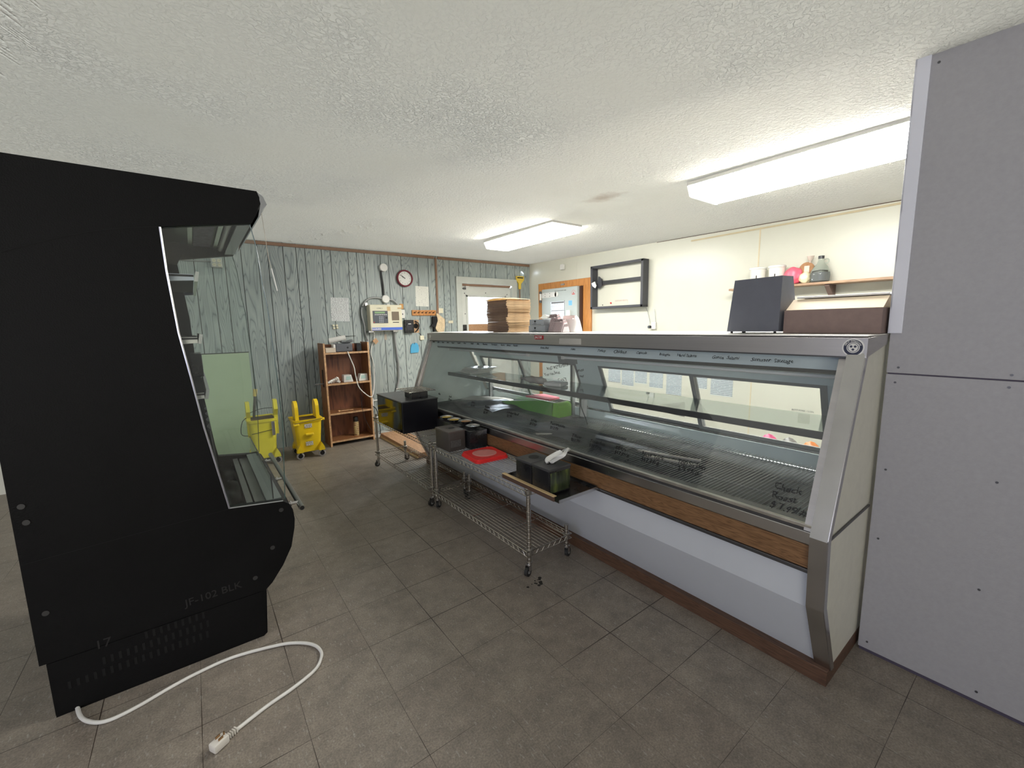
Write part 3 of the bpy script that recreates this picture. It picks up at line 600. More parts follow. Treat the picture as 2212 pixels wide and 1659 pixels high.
# handwriting
GP0 = V((1.716, 0, .685)); GU = V((.21, 0, .598)).normalized()
def gpt(y, z): return (1.7135+(z-.684)*.21/.598, y, z)
INKM = INK
def onglass(s, y, z, size, shear=.15, tilt=0.0, nm='marker_writing'):
    text(nm, s, gpt(y, z), V((0, -1, 0))+GU*tilt, GU, size, INKM, case, shear=shear, hand=0.6)
for s, y, z, sz in (('Summer  Sausage', .835, 1.249, .023), ('Genoa  Salami', 1.008, 1.251, .021), ('Hard Salami', 1.186, 1.252, .021), ('Bologna', 1.286, 1.252, .019), ('Capicola', 1.429, 1.255, .019),
                    ('Chicken', 1.585, 1.252, .028), ('Turkey', 1.706, 1.255, .021), ('Ham', 1.93, 1.256, .021), ('Roast Beef', 2.225, 1.256, .019)):
    onglass(s, y, z, sz, nm='meat_name')
for s, y in (('Mild', 3.87), ('Colby', 3.78), ('Swiss', 3.68), ('Brick', 3.58), ('Pepper', 3.49), ('Smoke', 3.38), ('Mozz', 3.27), ('Garlic', 3.15), ('Salsa', 3.05), ('Muenster', 2.96), ('Provolone', 2.83), ('Horse', 2.70), ('Bacon', 2.62), ('Farmer', 2.54)):
    onglass(s, y, 1.262, .019, nm='cheese_name')
def price(lines, y, z, size, tilt=0.0):
    for i, s in enumerate(lines): onglass(s, y, z-i*size*.95, size, .12, tilt, 'price_writing')
price(['Chuck', 'Roast', '$ 7.99/#'], .652, .775, .036)
price(['Top Sirloin', ' $ 9.99/#'], 1.062, .772, .030)
price(['New York', '$17.99/#'], 1.255, .764, .029)
price(['Ribeye', '$17.99/#'], 1.42, .760, .026)
price(['Tenderloin', '$19.99/#'], 1.60, .757, .025)
price(['T-Bone', '$17.99'], 1.745, .760, .025)
price(['Porterhouse', ' $17.99'], 1.95, .795, .026)
price(['Sirloin', '$12.99'], 2.14, .785, .025)
price(['London Broil', ' $7.99'], 2.41, .795, .025)
price(['Burger', 'Patties', '$5.99'], 2.70, .795, .024)
price(['Brats', '$4.99'], 2.90, .80, .024)
price(['Pork', 'Chops'], 3.28, .80, .024)
price(['Ribs'], 3.48, .80, .024)
price(['Side Pork'], 3.75, .815, .024)
# message on the rear door glass
def rd(y, z, ): return (2.600-(z-.756)*.145/.349-.004, y, z)
RU = V((-.145, 0, .349)).normalized()
for s, y, z, sz in (('AND REMEMBER', 2.80, 1.015, .042), ('You can beat', 2.86, .955, .042), ('CAN\'T', 2.70, .915, .042), ('prices', 2.425, 1.03, .035), ('our', 2.41, .985, .035)):
    text('door_message', s, rd(y, z), V((0, -1, 0))+RU*.22, RU, sz, INKM, case, shear=.25, hand=0.8)

# rear work ledge of the case, goods and tags on it
b = MB(); b.bb(2.60, 2.83, .62, 3.8, .655, .672, .003)
for y in (.62, 2.0, 3.7): b.prism([(2.60, .50), (2.60, .66), (2.80, .66)], 'Y', y, y+.04)
b.obj('rear_ledge', WHITE, case)
# things inside the case
SHEETW = mat('white_butcher_paper', (0.80, 0.80, 0.78), 0.7)
b = MB(); b.grid(lambda u, v: (2.22+u*.34+.03*sin(v*3), 3.45+v*.45-u*.06, .655+.012*sin(u*7+v*5)), 10, 10, th=.0015); tag(b.obj('butcher_paper', SHEETW, smooth=True), 'loose sheets of white butcher paper lying at the far end inside the meat case', 'paper')
b = MB(); b.grid(lambda u, v: (2.06+u*.36, 3.05+v*.55-.1*u, .655+.018*sin(u*5+v*9)*cos(v*4)+.02*u), 12, 16, th=.003); tag(b.obj('plastic_sheet', mat('slate_plastic_film', (0.09, 0.10, 0.125), 0.4, var=0.2), smooth=True), 'crumpled dark slate plastic sheet on the deck in front of the white paper', 'plastic sheet')
b = MB(); b.grid(lambda u, v: (1.93+u*.32, 1.62+v*.86+.12*u*(1-v), .652+.030*max(0, sin(v*3.1))*sin(u*3.0)+.005*sin(u*20+v*16)), 14, 24, th=.003); tag(b.obj('plastic_sheet', mat('dark_blue_grey_film', (0.045, 0.053, 0.068), 0.4, var=0.2), smooth=True), 'dark blue-grey plastic sheet humped over the middle of the meat case deck', 'plastic sheet')
# lime green parsley strip roll
t_ = thing('green_divider', 'lime green plastic meat divider lying folded beside the middle posts inside the case', 'case divider', (2.45, 2.9, .65))
b = MB(); b.prism([(3.42, .650), (2.60, .650), (2.585, .762), (2.72, .768), (3.42, .672)], 'X', 2.36, 2.366); b.grid(lambda u, v: (2.36+.18*v, 3.42-.82*u-.10*v, .668+.095*u-.02*v*v), 10, 4, th=.003); b.obj('divider_blade', GREEN, t_)
b = MB(); b.prism([(2.60, .650), (2.60, .74)]+[(2.555+.045*cos(R(a)), .735+.035*sin(R(a))) for a in range(0, 181, 20)]+[(2.51, .650)], 'X', 2.36, 2.50); b.obj('divider_curl', mat('lit_lime_plastic', (0.24, 0.58, 0.05), 0.35), t_)  # same plastic as the blade, in a brighter painted lit tone
b = MB(); b.prism([(2.40, 3.0), (2.58, 2.95), (2.56, 2.72), (2.42, 2.70)], 'Z', .76, .775); tag(b.obj('deli_wrap', mat('pink_film', (0.75, 0.18, 0.24), 0.4)), 'flat pink wrapper lying on the green divider inside the case', 'wrapper')
# white bag and grey glove bundle on the glass shelf
b = MB()
for k in range(5): b.box((2.30+.01*k, 3.72-.015*k, .945+.012*k), (.22, .26, .009), .003, rot=RZ(4*k-6))
tag(b.obj('foam_trays', WHITE), 'short stack of white foam trays on the far end of the glass shelf', 'foam trays')
b = MB(); b.lathe([(.004, -.12), (.022, -.115), (.03, -.06), (.027, 0), (.031, .06), (.022, .10), (.012, .13), (.008, .19), (.004, .20)], (2.20, 2.62, .972), 14, 'Y')
tag(b.obj('glove_bundle', mat('grey_cotton', (0.40, 0.38, 0.35), 0.9, var=0.2, bump=0.5), smooth=True), 'rolled grey cotton gloves lying on the glass shelf left of the posts', 'gloves')
b = MB(); b.box((2.25, 2.43, .956), (.12, .16, .03), .01, rot=RZ(15)); tag(b.obj('clear_tub', mat('milky_plastic', (0.60, 0.60, 0.57), 0.4)), 'small milky plastic tub on the glass shelf between the grey gloves and posts', 'tub')
b = MB(); b.box((2.14, 1.36, .652), (.022, .36, .012), .002, rot=RZ(16)); b.box((2.07, 1.30, .652), (.022, .30, .012), .002, rot=RZ(12)); tag(b.obj('price_rail', mat('dull_rail_metal', (0.42, 0.40, 0.37), 0.4, 0.6)), 'pair of loose dull metal price rails lying on the wire deck', 'price rails')
b = MB(); b.box((1.99, 2.14, .652), (.02, .30, .010), .002, rot=RZ(50)); tag(b.obj('metal_strip', mat('worn_alu', (0.55, 0.54, 0.50), 0.3, 0.8)), 'short loose metal strip on the deck left of the price rails', 'metal strip')
b = MB(); b.cyl((2.12, 2.45, .648), (2.05, 2.14, .648), .008); tag(b.obj('metal_rod', mat('worn_alu', (0.55, 0.54, 0.50), 0.3, 0.8)), 'thin bright metal rod lying on the case deck below the middle posts', 'rod')
# goods on the rear ledge
for i, (y, z, c, nm, lb) in enumerate(((1.07, .75, (0.85, 0.10, 0.30), 'pink', 'small pink wrapped snack lying on the rear ledge seen through the case'), (.96, .75, (0.30, 0.28, 0.26), 'grey', 'bag of dark grey dried goods on the rear ledge behind the case'), (.85, .745, (0.85, 0.30, 0.06), 'orange', 'orange-labelled packet on the rear ledge nearest the partition'))):
    b = MB(); b.grid(lambda u, v: (2.745+.07*(u-.5)*2, y+.055*(v-.5)*2, .6735+.06*(1-(2*u-1)**2)*(1-(2*v-1)**2)+.004*sin(17*u+13*v)), 10, 8, th=.003)
    tag(b.obj('snack_bag', mat(nm+'_wrapper', c, 0.35, var=0.3, nscale=40), smooth=True), lb, 'snack bag')
for i, (y, s) in enumerate(((1.62, 'BUTT PORK'), (1.40, 'BEEF ROUND'), (1.19, 'BEEF CHUCK'), (2.10, 'BEEF LOIN'), (2.45, 'PORK LOIN'))):
    b = MB(); b.prism([(2.655, .672), (2.661, .672), (2.667, .708), (2.662, .708)], 'Y', y-.06, y+.06); o = b.obj('shelf_tag', mat_print('price_tag_print', (0.78, 0.78, 0.66), (0.2, 0.2, 0.2), 110, amount=0.6), case)

# ================================================================ WIRE RACKS
def caster(b, x, y, ax=0.0):
    b.lathe([(.0, .0), (.0, .0)], (x, y, .05), 3) if 0 else None
def rack(ya, yb, label, grp='low chrome wire racks in front of the meat case'):
    X0, X1 = 1.385, 1.735
    r = thing('wire_rack', label, 'wire rack', ((X0+X1)/2, (ya+yb)/2, 0), grp)
    for (x, y, top) in ((X0+.028, ya+.028, .500), (X0+.028, yb-.028, .545 if ya > 2.5 else .515), (X1-.028, ya+.028, .208), (X1-.028, yb-.028, .208)):
        b = MB(); b.cyl((x, y, .075), (x, y, top), .0127, n=16)
        for k in range(int((top-.1)/.0254)): z = .1+k*.0254; b.lathe([(.0130, z-.001), (.0135, z), (.0130, z+.001)], (x, y, 0), 16)
        b.cyl((x, y, top-.002), (x, y, top+.004), .0135)
        p = b.obj('post', CHROME, r, True)
        b = MB()
        for zz in (.145,)+((.505,) if top > .4 else ()): b.lathe([(.014, zz-.026), (.019, zz-.022), (.022, zz+.012), (.018, zz+.016), (.014, zz+.016)], (x, y, 0), 16)
        b.obj('collar', mat('dull_nickel', (0.36, 0.34, 0.31), 0.35, 0.9), p, True)
        a = R(random.choice((20, 200, 35, 190))); dx, dy = cos(a)*.018, sin(a)*.018
        b = MB(); b.cyl((x, y, .066), (x, y, .078), .016); nx, ny = -sin(a), cos(a)
        for s_ in (-1, 1): b.box((x+dx*.6+nx*.0125*s_, y+dy*.6+ny*.0125*s_, .048), (.028, .002, .04), .001, rot=Matrix.Rotation(a, 3, 'Z'))
        b.box((x+dx*.4, y+dy*.4, .066), (.032, .026, .003), rot=Matrix.Rotation(a, 3, 'Z')); cb = b.obj('caster', STEEL, p)
        b = MB(); c = V((x+dx, y+dy, .0265)); q = V((nx, ny, 0))*.0095; b.cyl(c-q, c+q, .0262, n=22); b.obj('wheel', RUBBER, cb)
        b = MB(); q = V((nx, ny, 0))*.011; b.cyl(c-q, c+q, .011, n=14); b.obj('hub', GREYMET, cb)
    for nm, z in (('lower_shelf', .150), ('upper_shelf', .512)):
        X1 = 1.735 if nm == 'lower_shelf' else 1.703
        b = MB(); z2 = z-.028
        for y in [ya+.012, yb-.012]: b.cyl((X0, y, z), (X1, y, z), .0032, n=6); b.cyl((X0, y, z2), (X1, y, z2), .003, n=6)
        for x in (X0, X1): b.cyl((x, ya+.012, z), (x, yb-.012, z), .0032, n=6); b.cyl((x, ya+.012, z2), (x, yb-.012, z2), .003, n=6)
        n = 2*int((yb-ya)/.05)
        for x in (X0, X1):      # snaking truss wire
            pts = [(x, ya+.03+(yb-ya-.06)*k/n, z if k % 2 else z2) for k in range(n+1)]; b.tube(pts, .0018, 4)
        n = 2*int((X1-X0)/.05)
        for y in (ya+.012, yb-.012):
            pts = [(X0+.02+(X1-X0-.04)*k/n, y, z if k % 2 else z2) for k in range(n+1)]; b.tube(pts, .0018, 4)
        b.obj(nm+'_frame', CHROME, r)
        b = MB()
        for k in range(1, 14): x = X0+(X1-X0)*k/14; b.cyl((x, ya+.012, z+.003), (x, yb-.012, z+.003), .0017, n=5)
        m_ = max(2, int((yb-ya)/.24))
        for k in range(1, m_): y = ya+(yb-ya)*k/m_; b.cyl((X0, y, z-.001), (X1, y, z-.001), .003, n=6)
        b.obj(nm+'_wires', CHROME, r)
    return r
rack(1.728, 2.925, 'chrome wire rack on casters nearer the camera, holding napkin dispensers and red lid')
rack(2.945, 4.245, 'chrome wire rack on casters at the far end, holding the big glossy black box')
ZR = .5168
# big black glossy box
BOXB = mat('satin_black_box', (0.006, 0.006, 0.010), 0.35, spec=0.35, var=0.1)
r = thing('black_box', 'large glossy black plastic box standing on the far end of the wire rack', 'box', (1.54, 3.67, ZR))
b = MB(); b.bb(1.354, 1.686, 3.362, 3.962, ZR, .785, .004); b.obj('box_body', BOXB, r)
b = MB(); b.bb(1.350, 1.355, 3.372, 3.955, ZR+.006, .780, .001); b.obj('glossy_side', BLACKG, r)
b = MB(); b.bb(1.347, 1.690, 3.357, 3.967, .785, .795, .004); b.obj('box_top', mat('dusty_black_top', (0.05, 0.05, 0.055), 0.3, var=0.25), r)
r = thing('small_black_bin', 'small square black tub sitting on top of the glossy black box', 'tub', (1.55, 3.52, .795))
b = MB(); b.prism([(1.47, 3.42), (1.62, 3.42), (1.635, 3.60), (1.485, 3.61)], 'Z', .7955, .855); b.obj('tub_body', BLACKP, r)
r = thing('wire_tray', 'small chrome wire cooling grid laid over the small black tub', 'wire tray', (1.56, 3.56, .858))
b = MB(); x0, x1, y0, y1 = 1.44, 1.69, 3.40, 3.70
b.tube([(x0, y0, .859), (x1, y0, .859), (x1, y1, .859), (x0, y1, .859)], .003, 6, closed=True); b.obj('tray_rim', CHROME, r)
b = MB()
for k in range(1, 9): x = x0+(x1-x0)*k/9; b.cyl((x, y0, .859), (x, y1, .859), .0016, n=5)
for k in range(1, 8): y = y0+(y1-y0)*k/8; b.cyl((x0, y, .861), (x1, y, .861), .0016, n=5)
b.obj('tray_wires', CHROME, r)
# tray with wooden strip
r = thing('black_tray', 'shallow black metal tray with a pale wooden front strip overhanging the rack end', 'tray', (1.53, 1.74, ZR))
b = MB(); b.bb(1.405, 1.70, 1.50, 1.985, ZR+.001, ZR+.005); b.obj('tray_floor', BLACKP, r)
b = MB(); b.bb(1.405, 1.70, 1.497, 1.501, ZR+.001, ZR+.018); b.bb(1.698, 1.701, 1.50, 1.985, ZR+.001, ZR+.018); b.bb(1.405, 1.70, 1.984, 1.987, ZR+.001, ZR+.018); b.obj('tray_rim', STEEL, r)
b = MB(); b.bb(1.398, 1.4055, 1.530, 1.985, ZR+.001, ZR+.026, .001); b.mi = 1; b.bb(1.396, 1.418, 1.530, 1.985, ZR+.0262, ZR+.029); b.obj('wooden_strip', [mat('dark_strip_edge', (0.09, 0.05, 0.035), 0.6), mat('pale_raw_wood', (0.68, 0.50, 0.27), 0.6, var=0.1)], r)
# napkin dispensers
def dispenser(x0, x1, y0, y1, z0, z1, label, body=BLACKP, lid=DKGREY, win=True):
    r = thing('napkin_dispenser', label, 'napkin dispenser', ((x0+x1)/2, (y0+y1)/2, z0), 'napkin dispensers on the wire rack')
    b = MB(); b.bb(x0, x1, y0, y1, z0+.0005, z1-.012, .008); b.obj('body', body, r, True)
    b = MB(); b.bb(x0-.002, x1+.002, y0-.002, y1+.002, z1-.020, z1-.004, .006); b.mi = 1
    cx, cy_ = (x0+x1)/2, (y0+y1)/2
    b.lathe([(.048, z1-.004), (.040, z1-.0015), (.030, z1-.003), (.0285, z1-.0055)], (cx, cy_, 0), 24); b.obj('lid', [lid, lid], r, True)
    return r
TZ = ZR+.0055
d1 = dispenser(1.418, 1.575, 1.735, 1.875, TZ, .672, 'black countertop napkin dispenser with empty round opening, behind its twin on the tray')
b = MB(); b.lathe([(.026, .669), (.030, .6695), (.030, .6705)], (1.4965, 1.805, 0), 20); b.obj('opening', INK, d1)
d2 = dispenser(1.418, 1.577, 1.588, 1.730, TZ, .672, 'black napkin dispenser with a white napkin pulled up, nearest on the tray')
mw, t, p = nt('bamboo_picture'); L = t.links.new
n = N(t, 'ShaderNodeTexNoise', i_Scale=14.0, i_Detail=5.0); L(coord(t, (3, 1, 0.6)), n.inputs['Vector']); rp = ramp(t, [(0.3, (0.015, 0.02, 0.012)), (0.55, (0.05, 0.065, 0.03)), (0.75, (0.16, 0.20, 0.05))]); L(n.outputs[0], rp.inputs[0]); L(rp.outputs[0], p.inputs['Base Color']); p.inputs['Roughness'].default_value = .2
b = MB(); b.bb(1.428, 1.568, 1.5865, 1.5885, TZ+.012, .645, .001); b.obj('picture_panel', mw, d2)
b = MB(); b.lathe([(.026, .669), (.030, .6695), (.030, .6705)], (1.4965, 1.66, 0), 20); b.obj('opening', INK, d2)
b = MB()
def napk(u, v):
    w_ = (.020+.070*sin(min(1, u*1.2)*pi*.75))*(1 if u < .8 else 1-.6*(u-.8)/.2)
    q = 2*pi*v
    return (1.490+.075*u+w_*.55*cos(q)+.010*sin(3*q+5*u), 1.668-.050*u+w_*.95*sin(q)*.8+.010*sin(2*q+4*u), .668+.072*u**.8+w_*.35*cos(q+1.2)+.008*sin(5*q+3*u))
b.grid(napk, 16, 28); tag(b.obj('napkin', PAPER, smooth=True), 'crumpled white napkin sticking up out of the nearest black dispenser', 'napkin')
d3 = dispenser(1.398, 1.537, 2.640, 2.850, ZR, .672, 'brown-grey napkin dispenser with smoked lid, left of the red lid on the rack', mat('brown_grey_plastic', (0.055, 0.046, 0.042), 0.45, var=0.1), mat('brown_grey_lid', (0.09, 0.075, 0.068), 0.4, var=0.1))
b = MB(); b.lathe([(.022, .668), (.026, .6685), (.026, .6695)], (1.4775, 2.735, 0), 20); b.obj('opening', INK, d3)
b = MB(); b.bb(1.410, 1.495, 2.6355, 2.6385, .55, .60); b.obj('embossed_label', mat_print('embossed_label', (0.085, 0.08, 0.075), (0.03, 0.03, 0.03), 90, amount=.5), d3)
# black cup holder with steel cups
def cupbox(x0, x1, y0, y1, z1, label):
    r = thing('cup_caddy', label, 'cup caddy', ((x0+x1)/2, (y0+y1)/2, ZR), 'black caddies with steel cups')
    b = MB(); b.bb(x0, x1, y0, y1, ZR+.0005, z1, .006); b.obj('caddy_body', BLACKP, r, True); return r
def cup(x, y, z, label, inner):
    r = thing('steel_cup', label, 'steel cup', (x, y, z), 'stainless condiment cups')
    b = MB(); b.lathe([(.028, 0), (.036, .010), (.052, .020), (.054, .0215), (.050, .0205), (.030, .010)], (x, y, z+.0005), 28); b.obj('cup_bowl', STEEL, r, True)
    b = MB(); b.lathe([(.038, .0155), (.024, .017), (.004, .0165)], (x, y, z), 20); b.obj('cup_inside', inner, r, True)
YG = mat('mustard_residue', (0.62, 0.42, 0.06), 0.4, var=0.3, nscale=40)
cupbox(1.548, 1.700, 2.595, 2.755, .655, 'square black caddy holding one steel cup, right of the brown-grey dispenser')
cup(1.622, 2.672, .6555, 'round steel cup set in the square black caddy by the oak strip', STEEL)
cupbox(1.548, 1.700, 2.765, 3.12, .664, 'long black caddy holding steel cups behind the brown-grey dispenser')
cup(1.604, 3.050, .6645, 'steel cup with yellow inside, nearest the big black box', YG)
cup(1.604, 2.925, .6645, 'steel cup with yellow inside, second from the big black box', YG)
cup(1.645, 2.812, .6645, 'steel cup tucked against the meat case glass channel', mat('orange_residue', (0.45, 0.22, 0.08), 0.4, var=0.3, nscale=40))
# red container lid
r = thing('red_lid', 'square red plastic container lid with frosted round centre on the wire rack', 'lid', (1.545, 2.40, ZR))
M = Matrix.Translation((1.545, 2.40, 0)) @ Matrix.Rotation(R(-4), 4, 'Z')
def rr(hx, hy, rad, n=6):
    o_ = []
    for (cx, cy_, a0) in ((hx-rad, hy-rad, 0), (-hx+rad, hy-rad, 90), (-hx+rad, -hy+rad, 180), (hx-rad, -hy+rad, 270)):
        for k in range(n+1): a = R(a0+90*k/n); o_.append((cx+rad*cos(a), cy_+rad*sin(a)))
    return o_
b = MB(); b.prism(rr(.126, .126, .03), 'Z', ZR, ZR+.012, M); b.prism(rr(.119, .119, .028), 'Z', ZR+.012, ZR+.026, M); b.obj('lid_rim', RED, r)
b = MB(); b.lathe([(.085, ZR+.0262), (.082, ZR+.0275), (.06, ZR+.0275), (.002, ZR+.0275)], (1.545, 2.40, 0), 36); b.obj('lid_centre', LID, r, True)

# ================================================================ BLACK OPEN COOLER (left)
CY0, CY1 = 2.15, 3.16
ck = thing('open_air_cooler', 'tall black open-front refrigerated merchandiser with curved base and chrome rail', 'cooler', (-.15, 2.65, 0))
up = [(-.565, .225), (-.560, 2.008), (.278, 2.004), (.286, 1.98), (.284, 1.95), (.270, 1.91), (.247, 1.871), (-.062, 1.821), (-.057, 1.656), (-.044, 1.415), (-.02, 1.208), (0, 1.02), (.053, .652), (.262, .628), (.285, .61), (.299, .578), (.303, .53), (.298, .486), (.278, .398), (.236, .319), (.185, .250), (.160, .228)]
for (a, c) in ((CY0, CY0+.045), (CY1-.045, CY1)):
    b = MB(); b.prism(up, 'Y', a, c); b.obj('side_panel', BLACK, ck)
b = MB(); b.prism([(-.548, .0), (-.548, .228), (.16, .228), (.145, 0.012), (.13, 0.0)], 'Y', CY0+.004, CY1-.004); b.obj('plinth', BLACK, ck)
b = MB(); b.bb(-.548, .142, CY0+.001, CY0+.006, .010, .222); b.obj('louvre_panel', BLACK, ck)
SLOT = mat('slot_black', (0.001, 0.001, 0.001), 0.9)
b = MB()
for (z, x0, x1) in ((.205, -.27, -.06), (.160, -.40, -.06), (.112, -.50, -.06)):
    x = x0
    while x <= x1: b.box((x, CY0+.0005, z), (.008, .002, .030), .0); x += .0235
b.obj('vent_slots', SLOT, ck)
b = MB(); b.prism([(-.56, 1.83), (-.56, 2.006), (.277, 2.002), (.284, 1.95), (.247, 1.873), (.215, 1.873), (.20, 1.92), (-.30, 1.92), (-.30, 1.83)], 'Y', CY0+.045, CY1-.045); b.obj('hood', mat('hood_dark', (0.03, 0.03, 0.032), 0.35), ck)
b = MB(); b.prism([(.249, 1.872), (.20, 1.869), (.20, 1.875), (.25, 1.878)], 'Y', CY0+.045, CY1-.045); b.obj('hood_lip', mat('grey_lip', (0.26, 0.27, 0.28), 0.25, 0.6), ck)
b = MB()
for x in (.03, .145): b.bb(x, x+.018, CY0+.06, CY1-.06, 1.895, 1.915)
b.obj('lamp_rail', STEEL, ck)
b = MB(); b.bb(.055, .135, CY0+.07, CY1-.07, 1.905, 1.918); b.obj('honeycomb', mat('purple_grey_honeycomb', (0.20, 0.18, 0.26), 0.6, var=0.5, nscale=60), ck)
b = MB(); b.lathe([(.013, CY0+.07), (.013, CY1-.07)], (.18, 0, 1.895), 12, 'Y'); b.obj('lamp_tube', mat('unlit_tube', (0.75, 0.76, 0.76), 0.25), ck, True)
b = MB(); b.prism([(-.56, .60), (-.50, .60), (-.30, 1.84), (-.56, 1.84)], 'Y', CY0+.045, CY1-.045); b.obj('inner_back', BLACKM, ck)
b = MB(); b.prism([(-.56, .225), (.16, .228), (.236, .319), (.278, .398), (.298, .486), (.303, .53), (.299, .578), (.285, .61), (.262, .628), (.245, .628), (.245, .56), (-.30, .54), (-.56, .60)], 'Y', CY0+.04, CY1-.04); b.obj('front_bulge', BLACK, ck)
b = MB(); b.prism([(-.50, .62), (-.50, 1.86), (.0, 1.86), (-.028, 1.80), (-.013, 1.634), (-.002, 1.49), (.001, 1.22), (.024, .98), (.045, .73), (.06, .62)], 'Y', CY1-.062, CY1-.046); b.obj('end_liner', BLACKM, ck)
b = MB(); b.grid(lambda u, v: (-.28+u*.40, CY0+.05+v*(CY1-CY0-.1), .585+.02*sin(u*9+sin(v*8)*1.5)*sin(v*6)+.012*sin(u*22+v*9)), 22, 26, th=.003); b.obj('well_liner', mat('wrinkled_black_liner', (0.014, 0.016, 0.018), 0.3, var=0.3), ck, True)
b = MB(); b.bb(.125, .150, CY0+.05, CY1-.05, .60, .622); b.bb(.158, .20, CY0+.05, CY1-.05, .60, .618); b.obj('air_grille', mat('grille_grey', (0.14, 0.14, 0.135), 0.4, 0.5, var=0.25), ck)
b = MB(); b.bb(.20, .262, CY0+.045, CY1-.045, .618, .634); b.obj('deck_lip', mat('lip_grey', (0.22, 0.24, 0.235), 0.3, 0.6, var=0.1), ck)
b = MB(); b.bb(.226, .231, CY0+.05, CY1-.05, .630, .745); b.obj('front_riser_glass', GLASSG, ck)
b = MB(); b.tube([(.2285, CY0+.05, .632), (.2285, CY0+.05, .747), (.2285, CY1-.05, .747)], .0028, 6); b.obj('riser_edge', BLACKP, ck)
ge = [(.243, 1.868), (.258, 1.782), (.269, 1.612), (.279, 1.526), (.290, 1.188), (.293, .975), (.273, .632)]
inn = [(.053, .652), (0, 1.02), (-.02, 1.208), (-.044, 1.415), (-.057, 1.656), (-.06, 1.82)]
for (ya, nm) in ((CY0+.018, 0), (CY1-.024, 1)):
    b = MB(); b.prism(ge+inn, 'Y', ya, ya+.005); b.obj('end_glass', GLASSG, ck)
    b = MB(); b.tube([(x, ya+.0025, z) for x, z in ge], .0020, 6); b.obj('glass_edge', mat('glass_edge_green', (0.05, 0.09, 0.08), 0.2), ck)
# metal edge beading along the side panel's opening
b = MB(); b.tube([(x+.002, CY0+.002, z) for x, z in inn[::-1]], .004, 6); b.obj('edge_bead', STEEL, ck)
b = MB(); b.tube([(.053, CY0+.002, .653), (.262, CY0+.002, .630)], .003, 6); b.obj('deck_bead', GREYMET, ck)
for i, (z, x1) in enumerate(((1.655, .040), (1.400, .028), (1.165, .028))):
    s_ = MB(); s_.bb(-.34, x1-.012, CY0+.05, CY1-.05, z-.012, z-.004); s = s_.obj('shelf', mat('shelf_dark', (0.015, 0.015, 0.015), 0.6, spec=0.2), ck)
    s_ = MB(); s_.prism([(x1-.012, z-.030), (x1, z-.030), (x1+.008, z+.008), (x1-.004, z+.010)], 'Y', CY0+.05, CY1-.05); s_.obj('price_channel', STEEL if i < 2 else GREYMET, s)
    for y in (CY0+.052, CY1-.056):
        s_ = MB(); s_.prism([(-.34, z-.05), (x1-.012, z-.026), (x1-.012, z-.002), (-.34, z)], 'Y', y, y+.004)
        s_.obj('shelf_end', (mat('pale_shelf_end', (0.52, 0.55, 0.66), 0.4) if i == 0 else STEELB), s)
b = MB(); b.grid(lambda u, v: (.018+.02*u+.006*sin(v*30), CY0+.06+v*(CY1-CY0-.12), .99-.32*u), 6, 50, th=.004); b.obj('night_curtain', mat('black_curtain', (0.012, 0.012, 0.013), 0.7), ck, True)
b = MB(); b.bb(-.02, .03, CY0+.70, CY1-.1, 1.175, 1.30, .004); tag(b.obj('display_bin', BLACKP), 'small black bin standing on the lowest shelf of the black cooler', 'bin')
# bumper rail
b = MB(); b.cyl((.335, CY0-.02, .582), (.335, CY1-.03, .604), .0125, n=20); b.mi = 1; b.cyl((.335, CY0-.0215, .582), (.335, CY0-.0195, .582), .0095, n=20); ra = b.obj('bumper_rail', [mat('rail_steel', (0.32, 0.32, 0.30), 0.3, 1.0), INK], ck, True)
for y in (CY0+.05, 2.62, CY1-.12):
    b = MB(); b.cyl((.285, y, .59), (.335, y, .588), .008); b.lathe([(.014, 0), (.014, .006)], (.296, y, .59), 14, 'X'); b.obj('rail_bracket', STEEL, ra, True)
# hairline seams, bolts, faint writing on the side
b = MB(); sm = [(-.56, 1.635), (-.477, 1.69), (-.30, 1.765), (-.18, 1.80), (-.062, 1.821)]; b.tube([(x, CY0-.0002, z) for x, z in sm], .0016, 5, smooth=4); b.obj('panel_seam', SLOT, ck)
b = MB(); b.tube([(-.56, CY0-.0002, .62), (-.25, CY0-.0002, .637), (.053, CY0-.0002, .651)], .0012, 5); b.obj('panel_seam', SLOT, ck)
for (x, z) in ((-.535, .83), (-.53, .77), (-.525, .42), (.25, .59), (.20, .42), (.12, .30)):
    b = MB(); b.lathe([(.010, -.003), (.008, 0)], (x, CY0-.0, z), 12, 'Y'); b.obj('bolt', mat('bolt_black', (0.03, 0.03, 0.03), 0.35), ck)
text('faint_lettering', 'JF-102 BLK', (-.137, CY0-.0003, .270), (1, 0, .03), (0, 0, 1), .045, mat('faint_grey_ink', (0.0085, 0.008, 0.008), 0.7), ck)
text('faint_number', '17', (-.42, CY0-.0003, .215), (1, 0, 0), (0, 0, 1), .05, mat('faint_grey_ink', (0.0085, 0.008, 0.008), 0.7), ck)
# clear acrylic end cap at the hood's front
b = MB(); b.prism([(.280, 2.0), (.300, 1.985), (.312, 1.955), (.296, 1.935), (.286, 1.91), (.275, 1.90), (.288, 1.955)], 'Y', CY0+.0, CY1); b.obj('hood_price_strip', mat('clear_strip_grey', (0.36, 0.37, 0.38), 0.15, 0.6), ck)
# light pull strings
for (x, y, z0, z1, nm) in ((.30, 2.25, 2.0, 1.60, 0),):
    b = MB(); b.tube([(x, y, z0-.03), (x+.012, y, 1.75), (x+.02, y, 1.70)], .0012, 5); b.mi = 1; b.tube([(x+.02, y, 1.70), (x+.035, y, 1.60)], .003, 6)
    b.obj('pull_string', [mat('string', (0.55, 0.50, 0.42), 0.7), WHITE], ck)

